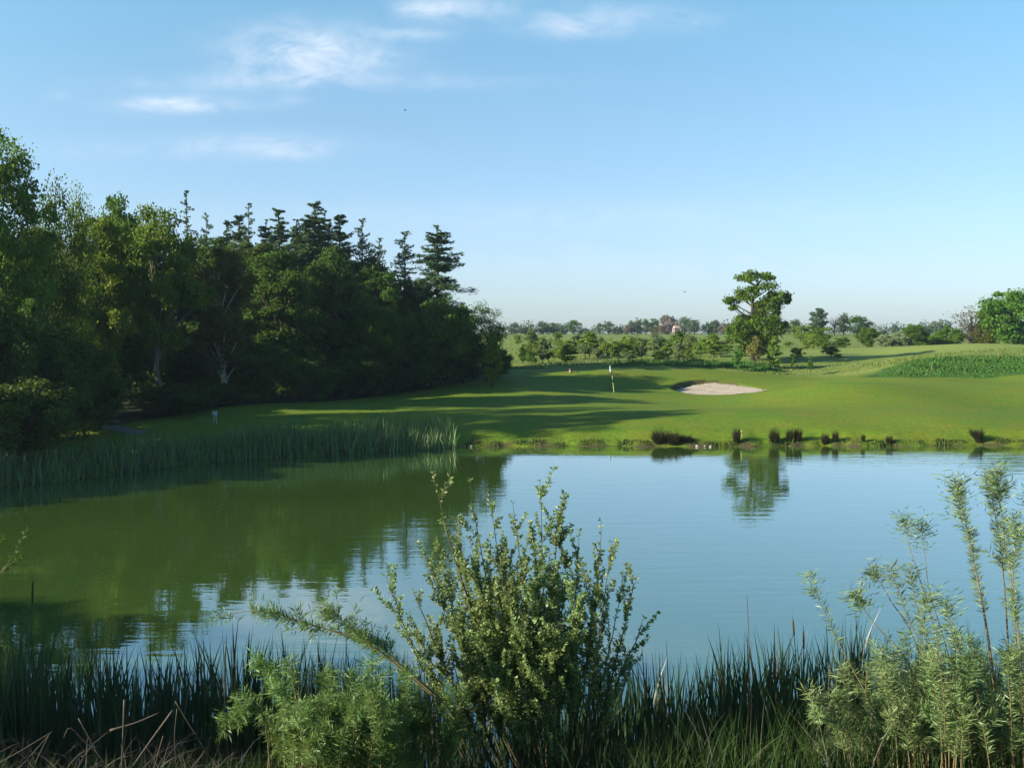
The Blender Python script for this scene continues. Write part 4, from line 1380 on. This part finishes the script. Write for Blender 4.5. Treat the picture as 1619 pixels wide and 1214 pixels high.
wshoot(wr, [(1610, 1230), (1605, 980), (1592, 850), (1578, 748)], 10.9, 11.3, 0.5, 160, 0.014, 110, twigs=12, tuft_r=0.05)
wshoot(wr, [(1620, 1230), (1612, 1030), (1600, 930), (1600, 830)], 10.7, 10.9, 0.3, 200, 0.012, 110, twigs=10, tuft_r=0.06)
wshoot(wr, [(1640, 1230), (1640, 1030), (1640, 900), (1632, 780)], 10.9, 11.2, 0.3, 220, 0.014, 110, twigs=10, tuft_r=0.06)
for k in range(46):
    px0 = RNG.uniform(1430, 1640)
    px1 = px0 + RNG.uniform(-70, 40)
    py1 = RNG.uniform(985, 1150) + max(0, 1480 - px1) * 0.25
    d = RNG.uniform(10.4, 11.6)
    wshoot(wr, [(px0, 1230), ((px0 * 0.7 + px1 * 0.3), 1100 + (py1 - 985) * 0.4), (px1, py1)], d, d + RNG.uniform(-0.3, 0.3), 0.2, 130, 0.008, 45, twigs=3)
for k in range(34):
    px0 = RNG.uniform(1340, 1480)
    px1 = px0 + RNG.uniform(-70, 30)
    py1 = RNG.uniform(1020, 1170) + max(0, 1390 - px1) * 0.5
    d = RNG.uniform(10.8, 12.0)
    wshoot(wr, [(px0, 1235), ((px0 * 0.7 + px1 * 0.3), 1110 + (py1 - 1020) * 0.4), (px1, py1)], d, d + RNG.uniform(-0.3, 0.3), 0.25, 90, 0.007, 40, twigs=2)


def wfresh(*a, **k):
    return wshoot(*a, leaf="freshwillow", **k)


# --- willow with the arching branch
wb = at(560, 1260, 11.3)
wb = np.array([wb[0], wb[1], float(H(wb[0], wb[1]))])
wl = Shrub("willow_shrub", "low dense willow with one long branch arching over the reeds", "willow", wb)
wfresh(wl, [(720, 1130), (660, 1072), (600, 1030), (545, 1005), (480, 985), (420, 968), (372, 970), (338, 978)], 11.2, 11.6, 0.42, 0, 0.016, 50, tuft_r=0.02)
wfresh(wl, [(700, 1110), (640, 1058), (600, 1020), (540, 1000), (470, 982), (405, 965)], 11.2, 11.5, 0.15, 420, 0.012, 60, twigs=26, tuft_r=0.05)
wfresh(wl, [(690, 1105), (620, 1045), (575, 1010), (540, 980), (520, 968)], 11.1, 11.3, 0.25, 240, 0.01, 70, twigs=14, tuft_r=0.06)
wfresh(wl, [(420, 1260), (425, 1150), (390, 1120), (360, 1150)], 10.9, 10.7, 0.45, 100, 0.01, 70, twigs=4, tuft_r=0.05)
wfresh(wl, [(430, 1260), (420, 1150), (400, 1110), (385, 1130)], 10.8, 10.7, 0.45, 100, 0.01, 70, twigs=4, tuft_r=0.05)
wfresh(wl, [(480, 1230), (450, 1120), (420, 1060), (405, 1045)], 11.1, 11.2, 0.5, 110, 0.01, 70, twigs=5, tuft_r=0.05)
wfresh(wl, [(625, 1250), (618, 1200), (615, 1170)], 10.5, 10.4, 0.3, 90, 0.008, 90, L=0.15, tuft_r=0.04)
for k in range(70):
    px0 = RNG.uniform(450, 640)
    px1 = px0 + RNG.uniform(-60, 50)
    py1 = RNG.uniform(1045, 1195)
    if px1 > 640:
        py1 += 40
    d = RNG.uniform(10.4, 11.7)
    wfresh(wl, [(px0, 1235), ((px0 * 0.7 + px1 * 0.3), 1130 + (py1 - 1045) * 0.4), (px1, py1)], d, d + RNG.uniform(-0.3, 0.3), 0.15, 140, 0.008, 50, twigs=3)
for k in range(16):
    px0 = RNG.uniform(630, 720)
    px1 = px0 + RNG.uniform(-20, 50)
    py1 = RNG.uniform(1080, 1170)
    d = RNG.uniform(11.2, 12.0)
    wfresh(wl, [(px0, 1235), ((px0 * 0.7 + px1 * 0.3), 1160), (px1, py1)], d, d, 0.2, 90, 0.008, 40, twigs=2)

# --- near cattail belt
n = 3900
px = RNG.uniform(-160, 1780, n)
D = RNG.uniform(13.0, 15.6, n)
tipy = np.interp(px, [-160, 0, 110, 200, 330, 380, 440, 500, 640, 700, 800, 1000, 1060, 1150, 1250, 1300, 1380, 1450, 1620, 1780],
                 [1000, 985, 1000, 1010, 1000, 985, 985, 1005, 1030, 1050, 1075, 1035, 1010, 1000, 990, 975, 975, 990, 1000, 1000])
z_tip = CH - (tipy - 535) * 14.6 / F
hh = (z_tip + 0.35) * (1 - 0.42 * RNG.uniform(0, 1, n) ** 1.4)
hh *= 0.93 + 0.1 * np.sin(px * 0.05) * np.sin(px * 0.013)
thin = np.interp(px, [-160, 660, 700, 830, 900, 1000, 1100, 1180, 1780], [1, 1, 0.55, 0.5, 0.7, 0.85, 0.7, 1, 1])
keep = RNG.uniform(size=n) < thin
px, D, hh = px[keep], D[keep], hh[keep]
n = len(px)
B = np.stack([(px - 809.5) / F * D, D, np.full(n, -0.35)], 1)
B[:, 2] = np.maximum(H(B[:, 0], B[:, 1]), -0.35) - 0.05
V, Qd = blades(B, hh, RNG.uniform(0.028, 0.054, n), RNG.uniform(0.02, 0.26, n), RNG.uniform(0, 6.28, n), 6, RNG.normal(size=n) * 0.7)
mi = (RNG.uniform(size=n) < 0.06).astype(int)
o = build("reeds", V, Qd, [M["reed"], M["straw"]], None, False, np.repeat(mi, 6))
tag(o, "dark blue-green cattail belt along the near water's edge", "cattails", kind="stuff")
# grass and weeds on the near bank
n = 5200
px = RNG.uniform(-200, 1820, n)
D = RNG.uniform(10.6, 13.2, n)
xx = (px - 809.5) / F * D
ztop = CH - (1214 - np.interp(px, [-200, 300, 420, 700, 850, 1000, 1150, 1300, 1820], [20, 20, 30, 70, 30, 60, 110, 130, 110]) - 535) * D / F
zg = H(xx, D)
hh = np.clip(ztop - zg, 0.25, 1.5) * RNG.uniform(0.45, 1.1, n)
V, Qd = blades(np.stack([xx, D, zg - 0.05], 1), hh, RNG.uniform(0.008, 0.018, n), RNG.uniform(0.1, 0.7, n), RNG.uniform(0, 6.28, n), 5)
mi = (RNG.uniform(size=n) < 0.07).astype(int)
o = build("bank_grass", V, Qd, [M["undergrowth"], M["straw"]], None, False, np.repeat(mi, 5))
tag(o, "dark tangled grass on the near bank", "grass", kind="stuff")

# dead bent reeds low on the near bank
dr = "broken dead reeds on the near bank"
DEAD = [([(-6, 1208), (40, 1182), (84, 1155)], 11.2, "straw-coloured dead reed slanting up from the picture's corner"),
        ([(30, 1214), (52, 1190), (82, 1156)], 11.25, "dead reed meeting the slanting one at its tip"),
        ([(50, 1220), (62, 1192), (80, 1157)], 11.3, "steeper dead reed meeting the slanting one at its tip"),
        ([(124, 1135), (140, 1164), (155, 1192), (174, 1216)], 11.1, "long dead reed leaning down toward the broken hooked one"),
        ([(101, 1165), (111, 1150), (134, 1172), (160, 1196)], 11.15, "broken dead reed bent into a hook"),
        ([(128, 1195), (145, 1194), (160, 1193)], 11.0, "short level dead reed below the hooked one"),
        ([(197, 1106), (195, 1160), (192, 1220)], 11.2, "thick upright dead stalk between the crossed reeds"),
        ([(174, 1154), (215, 1142), (252, 1126)], 11.3, "dead reed lying nearly level behind the thick stalk"),
        ([(277, 1108), (300, 1146), (325, 1186)], 11.3, "dead reed falling away from the tangle of straw"),
        ([(273, 1123), (240, 1168), (206, 1216)], 11.2, "long dead reed crossing beside the thick stalk"),
        ([(258, 1163), (250, 1190), (243, 1218)], 11.05, "short upright dead reed in the tangle of straw"),
        ([(280, 1120), (276, 1165), (279, 1216)], 11.35, "thin upright dead reed in the tangle of straw")]
for pxs, D, lab in DEAD:
    P = path3(pxs, D, D + 0.1, 10)
    a = Acc()
    r = 0.015 if "thick" in lab else 0.0065
    a.add(*tube(P, np.linspace(r, r * 0.55, 10), 5))
    o = a.build("dead_reed", M["straw"], None, True)
    tag(o, lab, "dead reed", dr)
n = 300
px = RNG.uniform(-120, 360, n)
D = RNG.uniform(10.9, 12.6, n)
xx = (px - 809.5) / F * D
V, Qd = blades(np.stack([xx, D, H(xx, D) + RNG.uniform(0, 0.2, n)], 1), RNG.uniform(0.4, 0.95, n), RNG.uniform(0.006, 0.014, n), RNG.uniform(0.3, 1.5, n), RNG.uniform(0, 6.28, n), 5, None, 1.6)
o = build("dead_grass", V, Qd, M["straw"])
tag(o, "tangle of grey-brown dead grass low on the near bank", "dead grass", kind="stuff")
# lone stalks over the water
STALK = [([(1185, 1090), (1184, 1010), (1181, 940)], 14.6, 0.009, False, "thin pale stalk standing high over the reeds before open water"),
         ([(671, 1090), (671, 1040), (670, 988)], 14.4, 0.009, False, "single dark stalk between the arching willow and the sallow bush"),
         ([(238, 1080), (238, 1030), (237, 985)], 14.6, 0.008, False, "lone thin stalk above the reeds near the dark shore"),
         ([(1262, 1080), (1256, 1010), (1253, 972)], 14.5, 0.008, True, "taller cattail with a thin spike before the willow"),
         ([(1272, 1080), (1271, 1030), (1270, 988)], 14.5, 0.008, True, "shorter cattail with dark head beside the taller one"),
         ([(50, 1010), (51, 960), (52, 908)], 15.5, 0.009, True, "dark cattail rising alone over the shaded water"),
         ([(1311, 1215), (1311, 1130), (1310, 1052)], 11.8, 0.008, False, "rusty brown dock stalk rising from the bank grass")]
for pxs, D, r, head, lab in STALK:
    K = path3(pxs, D, D, 10)
    e = thing("reed_stalk", lab, "stalk", K[0])
    e.location.z = max(float(H(K[0][0], K[0][1])), -0.4)
    off_ = np.array(e.location)
    bot = K[0].copy()
    bot[2] = off_[2] - 0.05
    P = np.vstack([bot[None], K])
    a = Acc()
    a.add(*tube(P - off_, np.linspace(r, r * 0.5, 11), 5))
    a.build("stem", M["straw" if "pale" in lab or "rusty" in lab else "reed"], e, True)
    if head:
        hp = K[5:9] - off_
        a = Acc()
        a.add(*tube(hp, [r * 1.4, r * 1.9, r * 1.9, r * 1.2], 7))
        a.build("seed_head", M["brownhead"], e, True)

# dark twig reaching in over the shaded water
tb = at(-60, 960, 12.5)
tw = Shrub("overhanging_twig", "dark leafy twig reaching in over the shaded water", "twig", tb)
for pxs in ([(-60, 960), (-10, 915), (20, 880), (42, 835)], [(-60, 960), (0, 905), (36, 878)], [(-60, 950), (-20, 880), (8, 850)]):
    P = path3(pxs, 12.5, 12.4, 14)
    tw.branch(P, 0.01, 0.002, [shoot_leaves(P, 0.45, 1.0, 46, 0.07, 0.022, 0.8)], "stem", "darkgreen")

# trees on the near bank just outside the frame that shade the water's edge
ng = "trees on the near bank"
for x, y, h_, w_ in [(-21, 9.5, 7.5, 7), (-25, 8.0, 9, 7), (-16.0, 11.4, 5.0, 4.5)]:
    mt, mc, ph, pw = PROTO["oval"]
    e = thing("bank_tree", "broadleaf tree on the near bank shading the cattails", "tree", (x, y, float(H(x, y))), random.uniform(0, 6), ng)
    e.scale = (w_ / pw, w_ / pw, h_ / ph)
    for nm, me in (("trunk", mt), ("crown", mc)):
        o = bpy.data.objects.new(nm, me)
        COL.objects.link(o)
        o.parent = e

# ------------------------------------------------------------------ light and sky
SUN_EL = R(20.5)
sd = np.array([-1.0, -0.36])
sd = sd / np.linalg.norm(sd)
sdir = Vector((sd[0] * math.cos(SUN_EL), sd[1] * math.cos(SUN_EL), math.sin(SUN_EL)))
sl = bpy.data.lights.new("sun", "SUN")
sl.energy = 5.0
sl.angle = R(0.53)
sl.color = (1.0, 0.91, 0.76)
so = bpy.data.objects.new("sun", sl)
COL.objects.link(so)
so.rotation_euler = (-sdir).to_track_quat("-Z", "Y").to_euler()
so.location = (0, 0, 60)

world = bpy.data.worlds.new("World")
scene.world = world
world.use_nodes = True
t = NT(world.node_tree)
t.n.clear()
wo = t.node("ShaderNodeOutputWorld")
bg = t.node("ShaderNodeBackground")
bg.inputs["Strength"].default_value = 0.072
sky = t.node("ShaderNodeTexSky")
sky.sky_type = "NISHITA"
sky.sun_disc = False
sky.sun_elevation = SUN_EL
sky.sun_rotation = math.atan2(sd[0], sd[1]) % (2 * math.pi)
sky.altitude = 50
sky.air_density = 1.0
sky.dust_density = 0.6
sky.ozone_density = 2.0
tc = t.node("ShaderNodeTexCoord")
sp = t.node("ShaderNodeSeparateXYZ")
t.link(tc.outputs["Generated"], sp.inputs[0])
yy = t.math("MAXIMUM", sp.outputs[1], 0.02)
U = t.math("DIVIDE", sp.outputs[0], yy)
Vv = t.math("DIVIDE", sp.outputs[2], yy)
CL = [(485, 82, 75, 26, .8), (535, 104, 70, 18, .5), (440, 128, 60, 14, .35), (500, 136, 190, 9, .35), (268, 169, 52, 10, .85), (340, 172, 60, 6, .4), (235, 141, 35, 5, .2), (420, 230, 70, 11, .5), (470, 246, 40, 7, .35), (300, 240, 170, 12, .22),
      (715, 22, 50, 14, .7), (665, 63, 36, 7, .5), (655, 22, 22, 10, .35), (940, 38, 85, 18, .45), (895, 56, 45, 9, .3), (1108, 42, 26, 9, .25), (100, 155, 14, 6, .22), (470, 163, 20, 5, .25), (900, 345, 450, 22, .22), (1100, 420, 500, 26, .22)]
tot = None
for px, py, rx, ry, st in CL:
    du = t.math("MULTIPLY_ADD", U, F / (rx * 1.3), -(px - 809.5) / (rx * 1.3))
    dv = t.math("MULTIPLY_ADD", Vv, F / (ry * 1.25), -(535.0 - py) / (ry * 1.25))
    r2 = t.math("ADD", t.math("MULTIPLY", du, du), t.math("MULTIPLY", dv, dv))
    g = t.math("MULTIPLY", t.math("POWER", 2.71828, t.math("MULTIPLY", r2, -0.8)), st)
    tot = g if tot is None else t.math("ADD", tot, g)
cb = t.node("ShaderNodeCombineXYZ")
t.link(t.math("MULTIPLY", U, 9.0), cb.inputs[0])
t.link(t.math("MULTIPLY", Vv, 17.0), cb.inputs[1])
nz = t.noise(cb.outputs[0], 2.2, 6, 0.62, 0.6)
cm = t.math("MULTIPLY", tot, t.ramp(nz, [(0.32, 0.15), (0.68, 1.25)]), clamp=True)
cm = t.math("MULTIPLY", cm, 0.95)
el = t.ramp(Vv, [(0.0, (0.66, 0.76, 1.14)), (0.06, (0.79, 0.85, 1.13)), (0.12, (0.88, 0.94, 1.12)), (0.22, (0.95, 1.05, 1.13)), (0.36, (0.93, 1.25, 1.25)), (0.7, (0.60, 0.92, 1.14))])
side = t.ramp(t.math("MULTIPLY_ADD", U, 0.8, 0.5, clamp=True), [(0.0, (1.10, 1.10, 1.04)), (0.5, (1.02, 1.05, 1.0)), (1.0, (0.88, 0.92, 0.89))])
skyc = t.mix(1.0, t.mix(1.0, sky.outputs[0], el, "MULTIPLY"), side, "MULTIPLY")
col = t.mix(cm, skyc, (4.3, 5.0, 5.9))
t.link(col, bg.inputs["Color"])
t.link(bg.outputs[0], wo.inputs[0])

vs = scene.view_settings
scene.display_settings.display_device = "sRGB"
vs.view_transform = "Standard"
vs.look = "None"
vs.exposure = 1.35
vs.gamma = 1.0
vs.use_curve_mapping = False
scene.cycles.max_bounces = 6
scene.cycles.transparent_max_bounces = 4
scene.cycles.use_denoising = True

hz = Acc()
hz.add(*box(-700, 700, -80, 1200, -8, 32))
hm, ht, hout = new_mat("haze")
pv = ht.node("ShaderNodeVolumePrincipled")
pv.inputs["Color"].default_value = (0.62, 0.82, 1.0, 1)
pv.inputs["Density"].default_value = 0.00018
pv.inputs["Anisotropy"].default_value = 0.2
ht.link(pv.outputs[0], hout.inputs["Volume"])
ho = hz.build("haze", hm)
ho["kind"] = "stuff"
ho["label"] = "thin blue haze over the far meadow"
